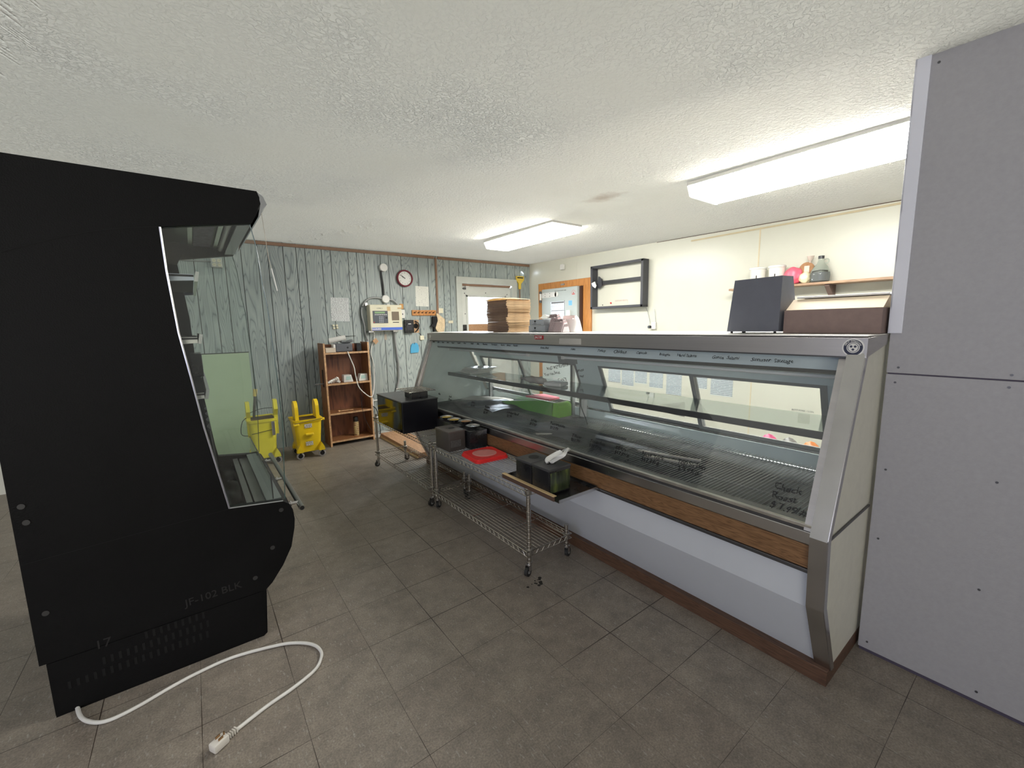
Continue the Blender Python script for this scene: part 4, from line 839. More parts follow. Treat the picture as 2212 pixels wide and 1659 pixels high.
# white power cord with plug
cordp = [(-.50, 2.19), (-.473, 2.09), (-.431, 2.030), (-.381, 2.005), (-.305, 2.016), (-.211, 2.048), (-.121, 2.07), (.005, 2.078), (.167, 2.036), (.241, 1.997), (.296, 1.941), (.316, 1.88), (.307, 1.831), (.27, 1.779), (.181, 1.737), (.088, 1.709), (-.012, 1.668)]
r = thing('power_cord', 'thick white power cord looping over the floor in front of the black cooler', 'power cord', (.1, 1.9, 0))
b = MB(); b.tube([(x, y, .0075) for x, y in cordp], .0068, 10, smooth=6); b.obj('cable', mat('white_cord', (0.70, 0.69, 0.66), 0.45, var=0.08), r, True)
dv = (V((-.045, 1.648, 0))-V((-.012, 1.668, 0))).normalized(); an = math.atan2(dv.y, dv.x); pm = Matrix.Rotation(an, 3, 'Z')
PL = mat('plug_cream', (0.66, 0.63, 0.58), 0.45, var=0.1)
b = MB()
for k in range(4): c = V((-.012, 1.668, .011))+dv*(.004+.008*k); b.box(c, (.005, .020-.001*k, .018), .002, rot=pm)
c = V((-.012, 1.668, .017))+dv*.062; b.box(c, (.052, .036, .030), .006, rot=pm); pb = b.obj('plug_body', PL, r, True)
b = MB(); c = V((-.012, 1.668, .034))+dv*.06; sd = V((-dv.y, dv.x, 0))
for (q, l) in ((.008, .018), (-.008, .018)): b.box(c+sd*q, (.016, .0018, .014), rot=pm)
b.cyl(c-dv*.016-V((0, 0, .006)), c-dv*.016+V((0, 0, .009)), .0028); b.obj('prong', mat('brass_prong', (0.40, 0.25, 0.13), 0.3, 0.9), pb)

# ================================================================ BOOKSHELF
BX, BY = 1.205, 5.275
bs = thing('bookshelf', 'narrow worn brown wooden shelf unit with four shelves against blue panelling', 'shelf unit', (BX, BY, 0))
W_, D_, H_ = .535, .275, 1.245
def B(x0, x1, y0, y1, z0, z1, bev=.002): b.bb(BX+x0, BX+x1, BY+y0, BY+y1, z0, z1, bev)
for x0 in (0, W_-.02):
    b = MB(); B(x0, x0+.02, .003, D_, 0, H_); b.mi = 1; B(x0, x0+.02, 0, .0035, 0, H_, 0)
    b.obj('side_board', [SHELFW, EDGEW], bs)
b = MB(); B(.02, W_-.02, D_-.008, D_, .06, H_-.02); b.obj('back_board', wood('red_brown_ply', (0.24, 0.095, 0.05), (0.12, 0.045, 0.03), 4, (5, 5, .8), .4, 3), bs)
for z in (.065, .405, .765, 1.135):
    b = MB(); B(.02, W_-.02, .003, D_-.008, z-.02, z); b.mi = 1; B(.02, W_-.02, .0, .0035, z-.021, z, 0); b.obj('shelf_board', [SHELFW, EDGEW], bs)
b = MB(); B(-.002, .0005, .09, .15, .72, .93, 0); b.obj('handle_slot', mat('slot_shadow_brown', (0.02, 0.01, 0.008), 0.9), bs)
b = MB(); B(-.10, 0, .10, .106, .755, .77); b.obj('side_hook', STEEL, bs)
def SP(x, y, z): return (BX+x, BY+y, z)
# things on it
r = thing('grey_phone', 'dark grey desk device with handset on top of the bookshelf', 'phone', SP(.25, .13, 1.1355))
b = MB(); b.box(SP(.25, .13, 1.185), (.20, .17, .098), .012); b.obj('device_body', mat('slate_plastic', (0.09, 0.095, 0.11), 0.4), r)
b = MB(); b.box(SP(.14, .10, 1.195), (.03, .10, .07), .01); b.obj('device_side', WHITE, r)
b = MB(); b.cyl(SP(.29, .05, 1.185), SP(.29, .044, 1.185), .012); b.obj('knob', BLACKP, r)
b = MB(); b.cyl(SP(.11, .15, 1.27), SP(.29, .10, 1.305), .032, n=20); b.cyl(SP(.11, .15, 1.27), SP(.109, .15, 1.2698), .02); tag(b.obj('paper_roll', WHITE, smooth=True), 'white paper roll lying across the grey device on the bookshelf top', 'paper roll')
b = MB(); b.grid(lambda u, v: SP(.23+.14*u, .06+.12*v, 1.255+.03*sin(u*6+v*4)*sin(v*3)), 8, 8, th=.004); tag(b.obj('crumpled_film', mat('grey_film', (0.42, 0.44, 0.46), 0.4), smooth=True), 'crumpled grey plastic film beside the white roll on the grey device', 'plastic film')
b = MB(); b.bb(BX+.03, BX+.145, BY+.02, BY+.20, 1.1355, 1.19, .004); tag(b.obj('small_carton', mat('beige_carton', (0.55, 0.47, 0.38), 0.7)), 'beige low carton left of the grey device on the bookshelf top', 'carton')
b = MB(); b.bb(BX+.40, BX+.46, BY+.05, BY+.15, 1.1355, 1.235, .006); tag(b.obj('black_cup', BLACKP), 'small black container right of the grey device on the bookshelf top', 'container')
b = MB()
for k in range(4): b.tube([SP(.03+.035*k, .03+.02*k, .775), SP(.08+.02*k, .04, .80+.01*k), SP(.13+.01*k, .08, .79), SP(.17, .05+.03*k, .772)], .014, 7, smooth=4)
tag(b.obj('white_rag', mat('white_cloth', (0.72, 0.70, 0.66), 0.9, bump=.4), smooth=True), 'bunched white rag on the bookshelf second shelf, left side', 'rag')
for i, (x, lb) in enumerate(((.275, 'white wedge-shaped plastic receiver in the middle of the bookshelf second shelf'), (.455, 'white wedge-shaped plastic receiver at the right end of the bookshelf second shelf'))):
    r = thing('handheld_receiver', lb, 'receiver', SP(x, .1, .7655), 'white receivers on the bookshelf')
    b = MB(); b.prism([(x+BX-.055, .7655), (x+BX+.055, .7655), (x+BX+(.035 if i == 0 else .05), .850), (x+BX-(.05 if i == 0 else .03), .850)], 'Y', BY+.05, BY+.15); b.obj('receiver_body', WHITE, r)
    b = MB(); b.prism([(x+BX-.03, .79), (x+BX+.03, .79), (x+BX+.025, .835), (x+BX-.025, .835)], 'Y', BY+.048, BY+.0505); b.obj('receiver_label', mat('pale_teal_label', (0.42, 0.58, 0.55), 0.5), r)
b = MB(); b.cyl(SP(.13, .07, .413), SP(.30, .03, .418), .007); b.lathe([(.013, -.01), (.013, .01)], SP(.14, .07, .415), 10); tag(b.obj('wooden_spoon', EDGEW), 'thin wooden stick lying on the bookshelf third shelf', 'stick')
r = thing('spray_can', 'aerosol spray can with black cap and cream label on the bottom shelf', 'spray can', SP(.345, .12, .066))
b = MB(); b.lathe([(.030, .0), (.032, .004), (.032, .17), (.026, .185), (.020, .19)], SP(.345, .12, .0655), 20); b.obj('can_body', mat_print('can_label', (0.55, 0.42, 0.20), (0.20, 0.06, 0.05), 40, amount=.5), r, True)
b = MB(); b.lathe([(.028, .178), (.029, .185), (.029, .235), (.026, .24), (.004, .24)], SP(.345, .12, .0655), 20); b.obj('cap', BLACKP, r, True)
# white cord hanging from the device
cd = [(1.475, 5.262, 1.14), (1.49, 5.25, 1.08), (1.53, 5.24, .95), (1.54, 5.235, .85), (1.57, 5.23, .70), (1.65, 5.22, .60), (1.72, 5.25, .56), (1.80, 5.40, .60), (1.88, 5.56, .78), (1.905, 5.64, .95), (1.88, 5.645, 1.10), (1.93, 5.65, 1.25), (1.945, 5.65, 1.36)]
b = MB(); b.tube(cd, .006, 8, smooth=6); tag(b.obj('phone_cable', mat('white_cord', (0.70, 0.69, 0.66), 0.45), smooth=True), 'white cord drooping from the grey device past the bookshelf to the time clock', 'cord')
b = MB(); b.tube([(1.58, 5.262, .80), (1.595, 5.258, .60), (1.60, 5.258, .42), (1.64, 5.258, .25), (1.70, 5.25, .12)], .003, 6, smooth=5); tag(b.obj('thin_cord', BLACKP), 'thin dark cord hanging down the front of the bookshelf', 'cord')

# ================================================================ MOP BUCKETS
def bucket(cx, yf, w_, d_, h, label, m, wings, rz=0):
    r = thing('mop_bucket', label, 'mop bucket', (cx, yf+d_/2, 0), 'yellow wheeled mop buckets')
    hw = w_/2
    def tap(z): return hw*(.80+.20*(z-.07)/(h-.07))
    b = MB(); rings = []
    for z, off in ((.07, 0), (.09, 0), (h-.03, 0), (h-.028, .010), (h, .012), (h, -.008), (.10, -.012)):
        ww = tap(z)+off; dd = (d_/2)*(.85+.15*(z-.07)/(h-.07))+off
        o_ = rr(ww, dd, .04, 4); rings.append([b.bm.verts.new((cx+p[0], yf+d_/2+p[1], z)) for p in o_])
    for A, Bq in zip(rings, rings[1:]):
        n = len(A)
        for k in range(n): b.bm.faces.new((A[k], A[(k+1) % n], Bq[(k+1) % n], Bq[k]))
    b.bm.faces.new(rings[0][::-1]); b.bm.faces.new(rings[-1]); b.obj('tub', m, r, True)
    if wings == 'round':
        for s_, x in ((0, cx-hw+.02), (1, cx+hw-.055)):
            o_ = [(yf+.02, h-.10)]+[(yf+.10-.08*cos(R(a)), h+.12+.085*sin(R(a))) for a in range(0, 181, 15)]+[(yf+.18, h-.10)]
            b = MB(); b.prism(o_, 'X', x, x+.035); wgo = b.obj('wringer_wing', m, r)
        b = MB(); b.bb(cx-hw+.05, cx+hw-.05, yf+.03, yf+.19, h-.12, h+.004); b.obj('wringer_basket', mat('wringer_dark', (0.10, 0.06, 0.02), 0.6), r)
        b = MB(); b.box((cx, yf-.008, h*.62), (.085, .03, .028), .010); b.obj('grip', m, r)
        for z, y_ in ((h-.07, 0), (h*.38, 0)):
            b = MB(); b.box((cx-.005, yf-.001+.012*(1-z/h), z), (.075, .004, .045), .001); b.obj('label', mat_print('bucket_label', (0.62, 0.60, 0.52), (0.15, 0.10, 0.08), 60), r)
        b = MB(); b.cyl((cx+hw+.006, yf+.03, h-.02), (cx+hw+.03, yf+.03, h-.02), .015); b.box((cx-hw+.02, yf+.0, h-.045), (.06, .03, .03), .01); b.obj('side_lug', m, r)
        b = MB(); b.tube([(cx-hw-.0, yf-.012, h-.03), (cx+hw, yf-.014, h-.005)], .0025, 6); b.obj('handle_wire', DKSTEEL, r)
    else:
        for s_, x in ((0, cx-hw-.01), (1, cx+hw-.02)):
            o_ = [(yf-.01, h+.195), (yf+.05, h+.20), (yf+.09, h+.07), (yf+.09, h-.16), (yf+.05, h-.18), (yf+.02, h+.03), (yf-.03, h+.10)]
            b = MB(); b.prism(o_, 'X', x, x+.035); b.obj('wringer_wing', m, r)
        b = MB(); b.bb(cx-hw+.02, cx+hw-.02, yf+.03, yf+.19, h-.02, h+.006); b.obj('wringer_basket', mat('wringer_dark', (0.10, 0.06, 0.02), 0.6), r)
        b = MB(); b.tube([(cx-hw+.02, yf-.004, h-.14), (cx+hw-.03, yf-.006, h-.115)], .003, 6); b.tube([(cx-hw+.01, yf+.05, h+.04), (cx-hw-.05, yf+.01, h+.0), (cx-hw-.07, yf-.01, h-.12), (cx-hw-.01, yf-.01, h-.15)], .004, 6, smooth=4); b.tube([(cx-hw+.02, yf+.08, h+.07), (cx, yf+.10, h+.10), (cx+hw-.02, yf+.09, h+.10)], .003, 6, smooth=4); b.obj('handle_wire', BLACKP, r)
        b = MB(); b.bb(cx+hw-.055, cx+hw-.025, yf-.012, yf+.002, h-.18, h-.03, .004); b.obj('latch', STEEL, r)
    for (x, y) in ((cx-hw*.75, yf+.015), (cx+hw*.80, yf+.0), (cx-hw*.75, yf+d_-.03), (cx+hw*.75, yf+d_-.03)):
        b = MB(); b.prism([(x-.032, .075), (x+.032, .075), (x+.026, .11), (x, .165), (x-.026, .11)], 'Y', y-.03, y+.03); b.obj('caster_boss', m, r, True)
        b = MB(); b.bb(x-.008, x+.008, y-.022, y+.022, .04, .076); cc = b.obj('caster', BLACKP, r)
        b = MB(); b.lathe([(.030, -.012), (.038, -.009), (.038, .009), (.030, .012)], (x, y-.005, .0385), 22, 'Y'); b.obj('wheel', GREYW, cc, True)
        b = MB(); b.lathe([(.024, -.014), (.024, .014)], (x, y-.005, .0385), 16, 'Y'); b.lathe([(.006, -.018), (.006, .018)], (x, y-.005, .0385), 10, 'Y'); b.obj('hub', BLACKP, cc)
    if rz: turn(r, rz)
    return r
bucket(.925, 4.985, .285, .30, .435, 'bright yellow mop bucket with two rounded wringer wings beside the bookshelf', YEL, 'round')
bucket(.50, 5.03, .26, .30, .49, 'pale yellow mop bucket with angular wings and a grey handle, beside the green sheet', YEL2, 'flat')
r = thing('mop_wringer_handle', 'grey mop wringer handle with yellow grip rising from the pale bucket', 'mop handle', (.445, 5.16, .49))
b = MB(); b.cyl((.435, 5.16, .498), (.467, 5.17, .73), .013); b.obj('shaft', mat('grey_shaft', (0.12, 0.12, 0.115), 0.4, 0.4), r, True)
b = MB(); b.cyl((.466, 5.17, .725), (.475, 5.172, .80), .019); b.obj('grip', mat('dull_yellow_grip', (0.66, 0.52, 0.16), 0.5), r, True)

# ================================================================ BACK WALL ITEMS
def onwall(x0, x1, z0, z1, t=.003): return (x0, x1, YB-t, YB-.0005, z0, z1)
# time clock / alarm panel
r = thing('time_clock_panel', 'cream control panel with grey keypad, display and printer slot on the back wall', 'control panel', (2.08, YB, 1.54))
b = MB(); b.bb(1.865, 2.30, YB-.13, YB-.001, 1.375, 1.715, .010); b.obj('panel_case', CREAM, r)
b = MB(); b.bb(1.90, 2.10, YB-.136, YB-.129, 1.475, 1.635, .003); kp = b.obj('keypad_panel', mat('slate_keypad', (0.065, 0.075, 0.095), 0.4), r)
b = MB(); b.bb(1.925, 2.06, YB-.138, YB-.1355, 1.600, 1.625); b.obj('display', mat('green_display', (0.22, 0.36, 0.18), 0.3), kp)
for i in range(4):
    for j in range(3): b = MB(); b.box((1.985+.022*j, YB-.138, 1.555-.022*i), (.015, .004, .013), .002); b.obj('key', mat('grey_key', (0.38, 0.40, 0.45), 0.5), kp)
b = MB()
for j in range(7): b.box((1.932+.024*j, YB-.138, 1.585), (.017, .003, .008))
b.obj('function_keys', WHITE, kp)
b = MB(); b.cyl((2.078, YB-.137, 1.545), (2.078, YB-.142, 1.545), .012); b.obj('key_lock', INK, kp)
b = MB(); b.cyl((1.912, YB-.136, 1.487), (1.912, YB-.139, 1.487), .006); b.obj('red_button', RED, kp)
b = MB(); b.bb(2.155, 2.255, YB-.136, YB-.129, 1.51, 1.625, .006); b.obj('printer_door', mat('smoked_brown', (0.20, 0.16, 0.12), 0.2), r)
b = MB(); b.bb(2.165, 2.25, YB-.133, YB-.129, 1.478, 1.488); b.obj('paper_slot', INK, r)
b = MB(); b.bb(1.88, 2.295, YB-.133, YB-.129, 1.383, 1.418); b.obj('blue_stripe', mat('royal_blue', (0.06, 0.14, 0.62), 0.4), r)
b = MB(); b.bb(1.882, 2.00, YB-.1345, YB-.1325, 1.392, 1.410); b.obj('stripe_print', mat_print('stripe_print', (0.80, 0.78, 0.60), (0.06, 0.14, 0.62), 60), r)
text('panel_lettering', 'COFIE 2', (1.955, YB-.1305, 1.660), (1, 0, 0), (0, 0, 1), .022, INK, r)
b = MB(); b.bb(2.095, 2.14, YB-.1325, YB-.129, 1.635, 1.69); b.bb(2.24, 2.295, YB-.1325, YB-.129, 1.66, 1.68); b.obj('tape', mat('masking_tape', (0.58, 0.42, 0.22), 0.6), r)
b = MB()
for x in (1.87, 2.20): b.bb(x-.03, x+.035, YB-.12, YB-.01, 1.355, 1.378, .003)
b.bb(1.835, 1.87, YB-.05, YB-.002, 1.70, 1.745, .004); b.bb(2.13, 2.17, YB-.05, YB-.002, 1.70, 1.73, .004); b.obj('mounting_bracket', STEEL, r)
# conduits and boxes
BKT = mat('black_conduit', (0.02, 0.02, 0.022), 0.35)
b = MB(); b.lathe([(.048, 0), (.052, -.010), (.052, -.045), (.046, -.05), (.002, -.05)], (2.115, YB-.001, 2.205), 24, 'Y'); tag(b.obj('junction_box', WHITE, smooth=True), 'round white ceiling-side junction box high on the wall above the control panel', 'junction box', 'round white junction boxes')
b = MB(); b.lathe([(.048, 0), (.052, -.010), (.052, -.045), (.046, -.05), (.002, -.05)], (2.12, YB-.001, 1.795), 24, 'Y'); tag(b.obj('junction_box', WHITE, smooth=True), 'round white junction box sitting just above the cream control panel', 'junction box', 'round white junction boxes')
b = MB(); b.tube([(2.085, YB-.02, 2.165), (2.085, YB-.018, 2.12), (2.098, YB-.018, 2.0), (2.105, YB-.018, 1.85)], .013, 8, smooth=4); tag(b.obj('conduit', BKT, smooth=True), 'black flexible conduit joining the two round junction boxes', 'conduit')
b = MB(); b.tube([(2.07, YB-.03, 1.805), (1.95, YB-.03, 1.81), (1.86, YB-.03, 1.77), (1.80, YB-.03, 1.68), (1.79, YB-.03, 1.58), (1.815, YB-.03, 1.45), (1.82, YB-.03, 1.35), (1.85, YB-.03, 1.25)], .0125, 10, smooth=5); tag(b.obj('conduit', GREYMET, smooth=True), 'grey conduit arching left from the lower junction box around the panel side', 'conduit')
b = MB(); b.tube([(2.17, YB-.03, 1.79), (2.23, YB-.03, 1.775), (2.29, YB-.03, 1.71), (2.315, YB-.03, 1.63), (2.315, YB-.03, 1.60)], .010, 10, smooth=5); tag(b.obj('conduit', GREYMET, smooth=True), 'short grey conduit arching right from the lower junction box to the white switch', 'conduit')
b = MB(); b.tube([(2.222, YB-.03, 1.372), (2.222, YB-.03, 1.25), (2.238, YB-.03, 1.05), (2.25, YB-.03, .90), (2.24, YB-.03, .70), (2.20, YB-.03, .55), (2.17, YB-.03, .47), (2.16, YB-.02, .40)], .0125, 10, smooth=5); tag(b.obj('conduit', GREYMET, smooth=True), 'long grey flexible conduit running down from the control panel to the floor', 'conduit')
b = MB(); b.bb(2.318, 2.385, YB-.028, YB-.001, 1.54, 1.655, .004); b.mi = 1; b.bb(2.346, 2.356, YB-.033, YB-.027, 1.585, 1.605); tag(b.obj('light_switch', [WHITE, DKGREY]), 'white light switch plate right of the control panel', 'light switch')
b = MB(); b.bb(2.325, 2.375, YB-.012, YB-.001, 1.665, 1.735, .002); tag(b.obj('sticky_note', mat('orange_note', (0.62, 0.33, 0.12), 0.7)), 'small orange-brown tag above the white switch', 'tag')
r = thing('breaker_box', 'small black wall box with a screen right of the control panel', 'wall box', (2.43, YB, 1.42))
b = MB(); b.bb(2.366, 2.498, YB-.06, YB-.001, 1.335, 1.515, .006); b.obj('box_body', BLACKP, r)
b = MB(); b.bb(2.39, 2.47, YB-.064, YB-.0595, 1.37, 1.48, .003); b.obj('screen', mat('dim_screen', (0.035, 0.035, 0.045), 0.15), r)
b = MB(); b.bb(2.41, 2.45, YB-.066, YB-.0635, 1.455, 1.465); b.obj('mark', WHITE, r)
r = thing('wall_cutout', 'open hole in the panelling with a coiled dark cable beside the black box', 'wall opening', (2.545, YB, 1.43))
b = MB(); b.bb(2.505, 2.595, YB-.004, YB-.0005, 1.335, 1.515); b.obj('raw_edge', EDGEW, r)
b = MB(); b.lathe([(.036, -.001), (.036, .001)], (2.548, YB-.005, 1.43), 20, 'Y'); b.obj('hole', SLOT, r)
b = MB(); b.tube([(2.53, YB-.015, 1.50), (2.575, YB-.03, 1.47), (2.585, YB-.03, 1.42), (2.56, YB-.02, 1.37), (2.53, YB-.012, 1.345)], .008, 8, smooth=5); b.obj('cable', BLACKP, r, True)
# wall clock
r = thing('wall_clock', 'round wall clock with dark red rim and white face on the blue panelling', 'clock', (2.41, YB, 2.08))
b = MB(); b.lathe([(.112, 0), (.118, -.02), (.112, -.045), (.098, -.048), (.092, -.03)], (2.41, YB-.001, 2.08), 40, 'Y', cap=False); b.obj('rim', mat('dark_red_rim', (0.17, 0.015, 0.03), 0.25), r, True)
b = MB(); b.lathe([(.093, -.026), (.093, -.029)], (2.41, YB, 2.08), 40, 'Y'); b.obj('face', PAPER, r)
for k in range(12):
    a = R(90-30*(k+1)); text('numeral', str(k+1), (2.41+.074*cos(a), YB-.0295, 2.08+.074*sin(a)-.007), (1, 0, 0), (0, 0, 1), .020, INK, r, align='CENTER')
b = MB(); h = V((2.41, YB-.034, 2.08)); b.box(h+V((-.022, 0, .013)), (.055, .003, .006), rot=Matrix.Rotation(R(31), 3, 'Y')); b.box(h+V((-.028, -.003, .022)), (.078, .002, .004), rot=Matrix.Rotation(R(38), 3, 'Y')); b.cyl(h-V((0, .005, 0)), h+V((0, .004, 0)), .005); b.obj('hands', INK, r)
# papers
PR1 = mat_print('typed_sheet', (0.70, 0.72, 0.72), (0.25, 0.25, 0.27), 60, amount=.52)
PR2 = mat_print('light_typed_sheet', (0.74, 0.74, 0.68), (0.35, 0.35, 0.35), 45, amount=.40)
b = MB(); b.box((1.533, YB-.0015, 1.655), (.222, .0015, .292), rot=Matrix.Rotation(R(1.5), 3, 'Y')); tag(b.obj('notice_sheet', PR1), 'white typed notice sheet left of the control panel above the bookshelf', 'notice', 'paper notices on the blue panelling')
b = MB(); b.box((2.668, YB-.0015, 1.845), (.200, .0015, .280), rot=Matrix.Rotation(R(1.5), 3, 'Y')); tag(b.obj('notice_sheet', PR2), 'white notice sheet with faint print below and right of the clock', 'notice', 'paper notices on the blue panelling')
# outlet on surface box, near cooler
r = thing('quad_outlet', 'white four-socket surface outlet high on the panelling seen over the cooler', 'outlet', (.284, YB, 2.14))
b = MB(); b.bb(.235, .335, YB-.05, YB-.001, 2.09, 2.19, .006); b.obj('outlet_box', mat('galvanised', (0.48, 0.48, 0.46), 0.4, 0.4), r)
for x in (.262, .308):
    for z in (2.118, 2.162):
        b = MB(); b.lathe([(.018, 0), (.017, -.004), (.002, -.004)], (x, YB-.05, z), 16, 'Y'); s_ = b.obj('socket', CREAM, r)
        b = MB()
        for q in (-.006, .006): b.box((x+q, YB-.0545, z+.003), (.002, .001, .009))
        b.obj('slots', INK, s_)
b = MB(); b.tube([(-.25, YB-.012, 2.145), (0, YB-.012, 2.15), (.236, YB-.015, 2.152)], .007, 8); tag(b.obj('conduit', GREYMET), 'thin horizontal conduit running left from the four-socket outlet', 'conduit')
# coat hook rack, mitts, tags
r = thing('hook_rack', 'orange-brown wooden key rack with row of hooks on the back wall', 'hook rack', (2.67, YB, 1.61))
b = MB(); b.bb(2.495, 2.868, YB-.022, YB-.001, 1.575, 1.652, .005); b.obj('rack_board', ORANGE, r)
for k in range(6):
    x = 2.53+.058*k; b = MB(); b.tube([(x-.015, YB-.022, 1.612), (x, YB-.045, 1.618), (x+.018, YB-.05, 1.632)], .004, 6, smooth=3); b.tube([(x, YB-.022, 1.628), (x+.004, YB-.035, 1.604)], .004, 6); b.obj('hook', mat('dark_hook', (0.05, 0.02, 0.01), 0.4), r, True)
b = MB(); b.prism([(2.855, 1.60), (2.875, 1.605), (2.99, 1.52), (2.985, 1.43), (2.965, 1.33), (2.86, 1.345), (2.83, 1.40), (2.868, 1.50)], 'Y', YB-.05, YB-.02); tag(b.obj('oven_mitt', mat('cream_quilt', (0.66, 0.52, 0.34), 0.9, var=0.15, nscale=40, bump=.6, bscale=45)), 'cream quilted oven mitt hanging at the right end of the hook rack', 'oven mitt')
b = MB(); b.prism([(2.79, 1.56), (2.86, 1.56), (2.868, 1.50), (2.83, 1.40), (2.82, 1.34), (2.80, 1.34), (2.805, 1.41), (2.755, 1.42), (2.79, 1.46)], 'Y', YB-.06, YB-.022); tag(b.obj('black_glove', mat('black_fabric', (0.012, 0.012, 0.014), 0.9)), 'black glove hanging left of the cream oven mitt', 'glove')
b = MB(); b.tube([(2.59, YB-.01, 1.335), (2.62, YB-.01, 1.295)], .003, 5); b.mi = 1; b.bb(2.595, 2.655, YB-.03, YB-.001, 1.23, 1.292, .005); tag(b.obj('thermostat', [BLACKP, CREAM]), 'small cream sensor box below the black wall box', 'sensor')
o_ = [(2.445, 1.05), (2.56, 1.055), (2.572, 1.09), (2.568, 1.15), (2.55, 1.185), (2.515, 1.195), (2.512, 1.175), (2.50, 1.175), (2.49, 1.19), (2.463, 1.17), (2.447, 1.12)]
b = MB(); b.prism(o_, 'Y', YB-.02, YB-.002); tag(b.obj('blue_mitt', mat('sky_blue_silicone', (0.07, 0.36, 0.60), 0.5)), 'sky blue silicone mitt hanging on the wall above the big black box', 'mitt')
b = MB(); b.tube([(2.51, YB-.008, 1.19), (2.515, YB-.008, 1.24), (2.505, YB-.008, 1.30)], .0015, 5); b.mi = 0; tag(b.obj('mitt_string', WHITE), 'thin string holding the sky blue mitt', 'string')
b = MB(); b.prism([(1.905, 1.245), (1.945, 1.195), (1.985, 1.235), (1.95, 1.285)], 'Y', YB-.045, YB-.042); b.mi = 1; b.tube([(1.945, YB-.043, 1.28), (1.93, YB-.04, 1.35)], .003, 5); tag(b.obj('hanging_tag', [EDGEW, STEEL]), 'tan tag hanging under the cream control panel', 'tag')
b = MB(); b.prism([(2.08, 1.25), (2.115, 1.25), (2.115, 1.325), (2.085, 1.325)], 'Y', YB-.006, YB-.002); tag(b.obj('wall_label', mat('faded_label', (0.42, 0.36, 0.30), 0.7)), 'faded beige label stuck under the control panel', 'label')
r = thing('phone_jack', 'small broken white jack with wires left of the grey conduit', 'jack', (1.455, YB, 1.44))
b = MB()
for (x, z) in ((1.435, 1.455), (1.475, 1.455), (1.44, 1.42), (1.478, 1.425)): b.box((x, YB-.012, z), (.028, .02, .026), .006)
b.obj('jack_body', CREAM, r)
b = MB(); b.tube([(1.46, YB-.02, 1.41), (1.47, YB-.02, 1.36), (1.53, YB-.02, 1.32), (1.70, YB-.01, 1.318)], .003, 6, smooth=4); b.obj('wire', BLACKP, r)
b = MB(); b.bb(2.915, 2.99, YB-.008, YB-.001, 1.61, 1.68, .002); tag(b.obj('wall_label', CREAM), 'small yellow-cream label right of the brown vertical trim', 'label')
b = MB(); b.bb(3.07, 3.15, YB-.008, YB-.001, 1.46, 1.50, .002); tag(b.obj('wall_label', mat('faded_cream_label', (0.60, 0.56, 0.42), 0.7)), 'small faded label low beside the exit door trim', 'label')
# low outlet with plug and cords right of bookshelf
r = thing('wall_outlet', 'white wall outlet with a black plug low beside the bookshelf', 'outlet', (1.86, YB, .42))
b = MB(); b.bb(1.80, 1.875, YB-.03, YB-.001, .36, .47, .004); b.tube([(1.87, YB-.02, .44), (2.02, YB-.02, .44)], .009, 8); b.obj('outlet_box', WHITE, r)
b = MB(); b.box((1.83, YB-.045, .385), (.03, .035, .03), .006); b.tube([(1.83, YB-.06, .385), (1.88, YB-.09, .33), (1.90, YB-.10, .20), (1.905, YB-.12, .06), (1.87, YB-.2, .012), (1.80, YB-.26, .010)], .0055, 8, smooth=5); b.obj('plug_cord', BLACKP, r, True)
b = MB(); b.grid(lambda u, v: (1.76+.28*u, 5.30+.28*v, .006+.015*sin(u*7)*sin(v*5)+.004), 8, 8, th=.002); tag(b.obj('paper_sheet', SHEETW), 'crumpled white paper on the floor right of the bookshelf', 'paper')
r = thing('floor_board', 'brown carpet-covered board with pale edge lying on the floor behind the rack', 'board', (1.98, 4.72, 0))
b = MB(); b.box((1.98, 4.75, .030), (.30, 1.15, .055), .004, rot=RZ(0)); b.obj('board_top', PLANKW, r)
b = MB(); b.box((1.826, 4.75, .012), (.012, 1.15, .022), rot=RZ(0)); b.obj('board_edge', mat('pale_raw_wood', (0.68, 0.50, 0.27), 0.6), r)
# yellow squeegee in the corner
r = thing('squeegee', 'yellow-headed floor scraper hanging in the corner above the exit door', 'scraper', (4.40, YB, 2.0))
def ZX(x, z): return (x, z)
b = MB(); b.prism([(4.34, 2.21), (4.50, 2.21), (4.505, 2.15), (4.44, 2.09), (4.435, 2.0), (4.395, 2.0), (4.39, 2.09), (4.345, 2.14)], 'Y', YB-.035, YB-.012); b.obj('head', mat('warm_yellow', (0.78, 0.55, 0.08), 0.4), r)
b = MB(); b.bb(4.36, 4.48, YB-.037, YB-.034, 2.175, 2.192); b.obj('blade_slot', SLOT, r)
b = MB(); b.cyl((4.415, YB-.022, 2.0), (4.425, YB-.022, 1.0), .010); b.obj('pole', TRIMBR, r)

# ================================================================ RIGHT WALL ITEMS
# black hollow TV bracket frame
r = thing('empty_monitor_frame', 'empty black monitor frame with crossbar mounted on the cream wall', 'monitor frame', (XR-.06, 3.81, 1.91))
fx0, fx1 = XR-.125, XR-.012
FM = mat('frame_black', (0.05, 0.051, 0.06), 0.45, var=0.1)
b = MB(); a0, a1, z0, z1 = 3.30, 4.17, 1.615, 2.20
b.bb(fx0, fx1, a0, a0+.035, z0, z1, .003); b.bb(fx0, fx1, a1-.035, a1, z0, z1, .003); b.bb(fx0, fx1, a0, a1, z0, z0+.03, .003); b.bb(fx0, fx1, a0, a1, z1-.03, z1, .003); b.obj('frame', FM, r)
b = MB(); b.bb(fx1-.03, fx1-.018, a0+.03, a1-.03, 1.945, 1.995, .002); b.bb(fx1-.034, fx1-.03, a0+.03, a1-.03, 1.955, 1.965); b.bb(fx1-.034, fx1-.03, a0+.03, a1-.03, 1.978, 1.984); b.obj('crossbar', DKGREY, r)
